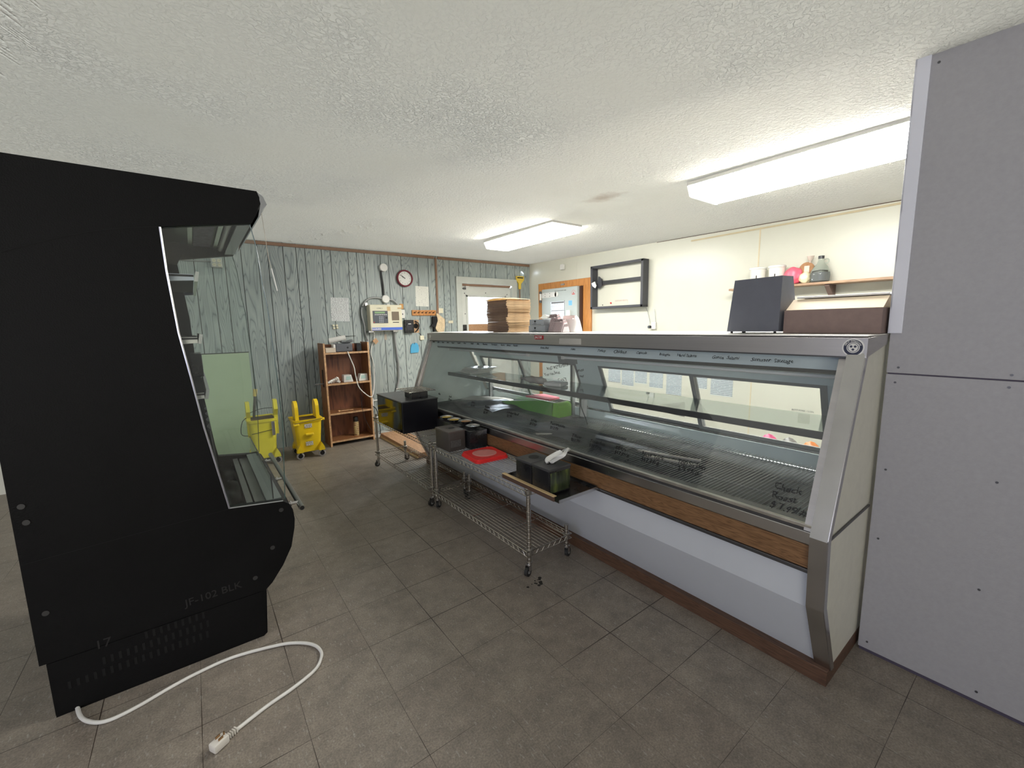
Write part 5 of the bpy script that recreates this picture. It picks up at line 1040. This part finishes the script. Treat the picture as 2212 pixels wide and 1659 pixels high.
b = MB(); b.prism([(4.06, 1.90), (4.10, 1.92), (4.07, 2.06), (4.02, 2.02), (4.01, 1.93)], 'X', fx1-.06, fx1-.035); b.obj('bracket_flag', FM, r)
b = MB(); b.prism([(4.08, 1.90), (4.13, 1.93), (4.15, 1.97), (4.09, 1.99), (4.06, 1.93)], 'X', fx0-.002, fx0+.008); b.obj('cable_flag', WHITE, r)
b = MB(); b.bb(XR-.004, XR-.0005, 3.62, 3.86, 1.665, 1.72); o = b.obj('wall_decal', WALLC, r)
text('decal_lettering', 'CUSTOM MEATS', (XR-.0055, 3.83, 1.705), (0, -1, 0), (0, 0, 1), .028, mat('pale_red_ink', (0.55, 0.35, 0.30), 0.6), r)
b = MB(); b.lathe([(.012, 0), (.012, -.006)], (XR-.005, 3.90, 1.69), 12, 'X'); b.mi = 0; b.obj('red_dot', mat('red_ink', (0.6, 0.05, 0.04), 0.5), r)
b = MB(); b.lathe([(.007, -.004), (.007, 0)], (XR-.001, 4.05, 1.67), 10, 'X'); b.obj('screw', INK, r)
b = MB(); b.bb(XR-.05, XR-.001, 4.80, 4.87, 2.235, 2.32, .012); tag(b.obj('motion_sensor', WHITE), 'small white sensor high on the cream wall above the cooler door', 'sensor')
r = thing('wall_socket', 'small wall socket with a black plug and hanging wires on the cream wall', 'outlet', (XR, 3.22, 1.37))
b = MB(); b.bb(XR-.03, XR-.001, 3.17, 3.235, 1.33, 1.42, .008); b.obj('socket_body', WHITE, r)
b = MB(); b.cyl((XR-.03, 3.24, 1.36), (XR-.06, 3.25, 1.36), .018); b.obj('plug', BLACKP, r)
b = MB(); b.tube([(XR-.05, 3.30, 1.60), (XR-.012, 3.30, 1.55), (XR-.012, 3.26, 1.42), (XR-.04, 3.245, 1.37)], .003, 5); b.tube([(XR-.012, 3.20, 1.58), (XR-.012, 3.18, 1.42)], .003, 5); b.obj('wires', GREYMET, r)
# shelf with bottles
SX0 = XR-.20
r = thing('wall_shelf', 'long narrow brown wall shelf on a bracket above the case, beside the partition', 'shelf', (XR-.1, 1.3, 1.73))
b = MB(); b.bb(SX0, XR-.001, .55, 2.20, 1.722, 1.742, .002); b.obj('shelf_board', wood('tan_shelf_wood', (0.42, 0.27, 0.17), (0.30, 0.18, 0.11), 5, (8, 1, 8), .5, 4), r)
for y in (1.36, 2.05, .70):
    b = MB(); b.prism([(XR-.001, 1.60), (XR-.02, 1.60), (XR-.17, 1.705), (XR-.17, 1.722), (XR-.001, 1.722)], 'Y', y-.018, y+.018); b.obj('bracket', mat('brown_bracket', (0.16, 0.10, 0.085), 0.5), r)
def jug(x, y, z):
    r = thing('glass_jug', 'clear glass handled jug half full of dark syrup on the wall shelf', 'jug', (x, y, z))
    pr = [(.052, 0), (.064, .012), (.068, .06), (.064, .10), (.045, .14), (.026, .165), (.019, .19), (.019, .215)]
    b = MB(); b.lathe([(q*1.12, h_) for q, h_ in pr], (x, y, z), 28, cap=False); gm, t, p = nt('jug_glass'); p.inputs['Transmission Weight'].default_value = .85; p.inputs['Roughness'].default_value = .05; p.inputs['Base Color'].default_value = (.80, .86, .80, 1); p.inputs['IOR'].default_value = 1.15
    b.obj('jug_glass', gm, r, True)
    b = MB(); b.lathe([(.050, .004), (.066, .014), (.0705, .06), (.069, .088), (.002, .089)], (x, y, z), 24); b.obj('syrup', mat('dark_syrup', (0.012, 0.012, 0.03), 0.15), r, True)
    b = MB(); b.cyl((x, y, z+.207), (x, y, z+.232), .023); b.obj('cap', DKGREY, r, True)
    b = MB(); b.tube([(x, y-.02, z+.195), (x, y-.05, z+.20), (x, y-.058, z+.18), (x, y-.045, z+.165), (x, y-.028, z+.165)], .005, 8, smooth=4); b.obj('handle', gm, r, True)
    b = MB()
    for k in range(12):
        a = R(150+k*8); q = .0765*cos(a), .0765*sin(a); b.box((x+q[0], y+q[1], z+.10-.004*abs(k-6)*.3), (.001, .008, .012), rot=Matrix.Rotation(a, 3, 'Z'))
    b.obj('label_print', INK, r)
jug(XR-.115, 1.435, 1.7425)
def blob(name, label, cat, c, s_, m, lump=.1, seed=0):
    b = MB(); bmesh.ops.create_icosphere(b.bm, subdivisions=4, radius=1.0)
    rnd = random.Random(seed); ph = [rnd.uniform(0, 6) for _ in range(6)]
    for v in b.bm.verts:
        k = 1+lump*(sin(v.co.x*4+ph[0])*sin(v.co.y*5+ph[1])+.6*sin(v.co.z*7+ph[2])*sin(v.co.x*8+ph[3]))
        v.co = V((v.co.x*s_[0]*k, v.co.y*s_[1]*k, max(v.co.z, -.85)*s_[2]*k))
    lo = min(v.co.z for v in b.bm.verts)
    for v in b.bm.verts: v.co += V(c)+V((0, 0, -lo))
    return tag(b.obj(name, m, smooth=True), label, cat)
blob('pink_bag', 'pink printed plastic packet with barcode on the wall shelf, left of the jug', 'packet', (XR-.12, 1.65, 1.7425), (.055, .075, .082), mat('hot_pink_print', (0.85, 0.13, 0.20), 0.35, var=0.15, nscale=12), .08, 1)
blob('clear_bag', 'clear bag of pale crumbs on the wall shelf between pink packet and jug', 'bag', (XR-.13, 1.545, 1.7425), (.045, .045, .055), mat('pale_yellow_bag', (0.75, 0.68, 0.45), 0.35, var=0.1, nscale=30), .08, 2)
r = thing('bread_bag', 'brown bread loaf bag with twisted neck leaning behind the jug', 'bread bag', (XR-.07, 1.56, 1.80))
b = MB(); bmesh.ops.create_icosphere(b.bm, subdivisions=3, radius=1.0)
for v in b.bm.verts: v.co = V((v.co.x*.05, v.co.y*.065, v.co.z*.072))+V((XR-.06, 1.56, 1.868))
b.obj('loaf', mat('toasted_brown', (0.42, 0.22, 0.11), 0.5, var=0.25, nscale=18), r, True)
b = MB(); b.lathe([(.010, 0), (.006, .012), (.022, .035), (.03, .06), (.012, .062)], (XR-.065, 1.535, 1.930), 12); b.bb(XR-.123, XR-.121, 1.52, 1.56, 1.84, 1.90); b.obj('bag_neck', mat('clear_white_film', (0.62, 0.52, 0.45), 0.4), r, True)
for i, (y, lb) in enumerate(((1.96, 'translucent white plastic tub on the wall shelf, left of its twin'), (1.79, 'translucent white plastic tub on the wall shelf, beside the pink packet'))):
    r = thing('plastic_tub', lb, 'tub', (XR-.12, y, 1.7425), 'white tubs on the wall shelf')
    b = MB(); b.lathe([(.056, 0), (.060, .004), (.070, .17), (.072, .172)], (XR-.12, y, 1.7425), 28); b.obj('tub_body', mat('translucent_white', (0.76, 0.73, 0.66), 0.4), r, True)
    b = MB(); b.lathe([(.074, .168), (.076, .172), (.076, .186), (.070, .190), (.002, .190)], (XR-.12, y, 1.7425), 28); b.obj('tub_lid', mat('frosted_lid', (0.70, 0.70, 0.66), 0.35), r, True)
# price lists taped on the wall (seen through the case)
PL_ = mat_print('price_list', (0.60, 0.66, 0.68), (0.16, 0.18, 0.22), 55, amount=.62)
labs = ['leftmost grey price list', 'second grey price list from the left', 'third grey price list from the left', 'fourth grey price list from the left', 'fifth grey price list from the left', 'narrow grey price list right of the mullion', 'rightmost, longest grey price list']
for i, (ya, yb, zt, zb) in enumerate(((3.93, 3.72, .86, .60), (3.695, 3.50, .86, .575), (3.48, 3.295, .86, .625), (3.255, 3.06, .86, .592), (3.01, 2.805, .86, .53), (2.62, 2.49, .86, .646), (2.445, 2.20, .86, .589))):
    b = MB(); b.bb(XR-.003, XR-.001, yb, ya, zb, zt); tag(b.obj('price_list', PL_), labs[i]+' on the wall seen through the case glass', 'price list', 'price lists on the cream wall')
text('wall_lettering', 'BUTT PORK - LOIN', (XR-.002, 1.62, .535), (0, -1, 0), (0, 0, 1), .022, INKG, None); o = bpy.context.scene.objects['wall_lettering']
tag(o, 'small grey lettering on the cream wall seen through the right case pane', 'lettering')
b = MB(); b.bb(XR-.004, XR-.001, 1.46, 1.56, .42, .515); tag(b.obj('small_label', mat_print('dark_label', (0.30, 0.31, 0.24), (0.1, 0.1, 0.1), 60)), 'small dark square label on the cream wall low behind the case', 'label')

# ================================================================ ON TOP OF THE CASE
ZT = 1.361
# two columns of flattened cardboard trays
def stack(name, x0, y0, n, w_, d_, th, label, seed):
    """each flattened tray its own thing"""
    rnd = random.Random(seed); z = ZT; first = None
    for i in range(n):
        k = math.sin(i*.45+seed)*.014+math.sin(i*.17)*.010; t_ = th*rnd.uniform(.8, 1.2)
        ox, oy = x0+k*.6+rnd.uniform(-.004, .004), y0+k*1.5+rnd.uniform(-.005, .005)
        z += t_
        yield i, ox, oy, z, t_
proto = None; n = 0; z = ZT+.0005; rnd = random.Random(5); NT = 44
base = MB(); base.bb(-.125, .125, -.15, .15, 0, .0058, .001); base.mi = 1; base.bb(-.1262, -.125, -.148, .148, .0006, .0042)  # thin second layer paints the shaded left face darker
pm = base.obj('cardboard_tray', [CARD, CARDD]); mesh = pm.data
for i in range(NT):
    o = pm if i == 0 else pm.copy()
    if i: col.objects.link(o)
    k = .034*sin(i*.30+.5)+.018*sin(i*.17+2)+(.02 if 14 < i < 27 else 0); tiltz = .0062
    o.location = (2.235+k*.7+rnd.uniform(-.003, .003), 3.015+k*1.1+rnd.uniform(-.004, .004), z)
    o.rotation_euler = (R(rnd.uniform(-.3, .3)), R(rnd.uniform(-.3, .3)), R(rnd.uniform(-1.5, 1.5)+3*sin(i*.3)))
    tag(o, 'flattened kraft cardboard tray lying in the tall stack on the case top', 'cardboard tray', 'flattened cardboard trays stacked on the case'); z += tiltz
b = MB(); b.grid(lambda u, v: (2.235+(u-.5)*.27, 3.02+(v-.5)*.32, z+.001+.020*(1-(2*v-1)**2)*(1-(2*u-1)**2*.4)), 8, 12, th=.004); tag(b.obj('cardboard_tray', [mat('light_kraft', (0.62, 0.47, 0.26), 0.75, var=0.06)]), 'bowed pale kraft tray topping the cardboard stack', 'cardboard tray', 'flattened cardboard trays stacked on the case')
# grey boxes
GB = mat('grey_card_box', (0.27, 0.29, 0.31), 0.6, var=0.05)
for (x0, y0, y1, z0, z1, lb) in ((2.12, 2.415, 2.60, ZT+.0005, ZT+.050, 'lower grey cardboard box with a black heart mark on the case top'), (2.125, 2.43, 2.595, ZT+.051, ZT+.098, 'upper grey cardboard box stacked on the heart-marked box')):
    r = thing('grey_box', lb, 'box', (2.22, (y0+y1)/2, z0), 'small grey boxes on the case top')
    b = MB(); b.bb(x0, x0+.19, y0, y1, z0, z1, .002); b.obj('box_body', GB, r)
    yc = (y0+y1)/2+.015; zc = z0+.033
    b = MB(); b.prism([(yc-.012, zc), (yc-.009, zc+.006), (yc-.003, zc+.006), (yc, zc+.002), (yc+.003, zc+.006), (yc+.009, zc+.006), (yc+.012, zc), (yc, zc-.012)], 'X', x0-.0008, x0+.0002)
    b.obj('heart_mark', INK, r)
    b = MB(); b.bb(x0-.0008, x0+.0002, y0+.03, y1-.03, z0+.008, z0+.010); b.bb(x0-.0008, x0+.0002, yc-.015, yc+.015, z0+.013, z0+.016); b.obj('print_line', INK, r)
# striped paper bags
ms, t, p = nt('striped_paper'); L = t.links.new
s_ = N(t, 'ShaderNodeSeparateXYZ'); tc = N(t, 'ShaderNodeTexCoord'); L(tc.outputs['Object'], s_.inputs[0])
mu = N(t, 'ShaderNodeMath', operation='MULTIPLY', i_1=95.0); L(s_.outputs[1], mu.inputs[0]); fr = N(t, 'ShaderNodeMath', operation='FRACT'); L(mu.outputs[0], fr.inputs[0])
rp = ramp(t, [(0.0, (0.17, 0.13, 0.13)), (0.28, (0.17, 0.13, 0.13)), (0.34, (0.46, 0.41, 0.42)), (0.62, (0.46, 0.41, 0.42)), (0.68, (0.35, 0.12, 0.12)), (0.78, (0.35, 0.12, 0.12)), (0.84, (0.46, 0.41, 0.42))]); L(fr.outputs[0], rp.inputs[0]); L(rp.outputs[0], p.inputs['Base Color']); p.inputs['Roughness'].default_value = .7
def pbag(x, y, w_, h, label, name='paper_bag', m1=None, m2=None, grp='striped paper bags on the case top'):
    r = thing(name, label, 'bag', (x, y, ZT), grp)
    b = MB()
    def f(u, v):
        a = 2*pi*v; k = (1-.35*u**3); yy = w_/2*k*max(-1, min(1, 1.25*cos(a)))*(1 if u < .8 else 1-.9*(u-.8)); xx = .05*(1-.75*u)*max(-1, min(1, 1.25*sin(a)))
        return (x+xx, y+yy, ZT+.001+h*u+.004*sin(v*20)*u)
    b.grid(f, 10, 24); b.obj('bag_body', m1 or ms, r, True)
    b = MB(); b.bb(x-.050, x-.030, y-w_*.38, y+w_*.38, ZT+h*.80, ZT+h*.84); b.grid(lambda u, v: (x-.036+.01*u, y+(v-.5)*w_*.8, ZT+h*(.80+.22*u)), 3, 6, th=.001); b.obj('bag_fold', m2 or mat_print('bag_fold_print', (0.42, 0.36, 0.36), (0.12, 0.08, 0.08), 130), r)
pbag(2.19, 2.362, .095, .130, 'taller red and grey striped paper bag beside the grey boxes')
pbag(2.16, 2.272, .105, .092, 'shorter red and grey striped paper bag in front of the white bag')
WF = mat('white_film', (0.82, 0.79, 0.77), 0.5, var=0.03)
pbag(2.26, 2.265, .150, .118, 'white plastic bag standing on the case top right of the striped bags', 'white_bag', WF, mat('pink_stripe_film', (0.80, 0.68, 0.66), 0.5, var=0.1), None)
b = MB(); b.grid(lambda u, v: (2.22+.10*u, 2.44+.16*v, ZT+.1005+.032*sin(v*3.1)*(1-u*.5)+.006*sin(v*14)), 6, 12, th=.0015); tag(b.obj('tissue_sheet', PAPER, smooth=True), 'loose white paper sheet on the upper grey box', 'paper')
# slanted grey scale head
r = thing('scale_back', 'dark grey slanted scale housing standing on the case top beside the brown box', 'scale', (2.2, .93, ZT))
SG = mat('slate_grey_metal', (0.115, 0.12, 0.145), 0.45, var=0.06, nscale=10)
b = MB(); fp = [(2.125, .800), (2.125, 1.046), (2.285, 1.046), (2.285, .80)]
vb = [b.bm.verts.new(v) for v in ((2.12, .815, ZT+.008), (2.12, 1.046, ZT+.008), (2.29, 1.046, ZT+.008), (2.29, .800, ZT+.008))]
vt = [b.bm.verts.new(v) for v in ((2.12+.0, .812, 1.617), (2.12+.0, 1.020, 1.613), (2.205, 1.020, 1.613), (2.205, .800, 1.617))]
for f in ((vb[0], vb[1], vb[2], vb[3]), (vt[3], vt[2], vt[1], vt[0])): b.bm.faces.new(f)
for k in range(4): b.bm.faces.new((vb[k], vb[(k+1) % 4], vt[(k+1) % 4], vt[k]))
b.obj('housing', SG, r)
for (x, y) in ((2.135, 1.03), (2.135, .975), (2.135, .835), (2.27, 1.03), (2.27, .83)):
    b = MB(); b.cyl((x, y, ZT), (x, y, ZT+.010), .006, n=10); b.obj('foot', RUBBER, r)
for y in (.865, .945):
    b = MB(); b.cyl((2.17, y, 1.612), (2.17, y, 1.632), .0022, n=8); b.obj('top_pin', INK, r)
# brown box with raised cream lid
r = thing('brown_carton', 'long brown carton with its cream flap up on the case top by the partition', 'carton', (2.3, .62, ZT))
b = MB(); b.bb(2.12, 2.36, .456, .796, ZT+.0005, 1.462, .002); b.obj('carton_body', mat('brown_carton_front', (0.20, 0.14, 0.125), 0.7, var=0.08, nscale=30), r)
b = MB(); b.prism([(2.122, 1.463), (2.20, 1.510), (2.203, 1.507), (2.125, 1.460)], 'Y', .456, .790); b.prism([(2.20, 1.507), (2.36, 1.515), (2.36, 1.462), (2.13, 1.462)], 'Y', .47, .775); b.obj('cream_flap', mat('cream_card', (0.80, 0.66, 0.48), 0.7), r)
b = MB(); b.bb(2.199, 2.36, .456, .778, 1.5135, 1.522, .002); b.obj('white_rim', WHITE, r)

# plant leftover stray floor dirt near rack caster
b = MB(); random.seed(9)
for k in range(16):
    a = random.uniform(0, 2*pi); q = random.uniform(.2, 1)*.05; b.lathe([(random.uniform(.003, .012), .0004), (.001, .0012)], (1.40+q*cos(a)*1.5, 1.70+q*sin(a)-.03, 0), 7)
o = tag(b.obj('floor_dirt', mat('dark_dirt', (0.02, 0.018, 0.016), 0.8)), 'dark smudge of dirt on the floor beside the near rack caster', 'dirt'); o['kind'] = 'stuff'
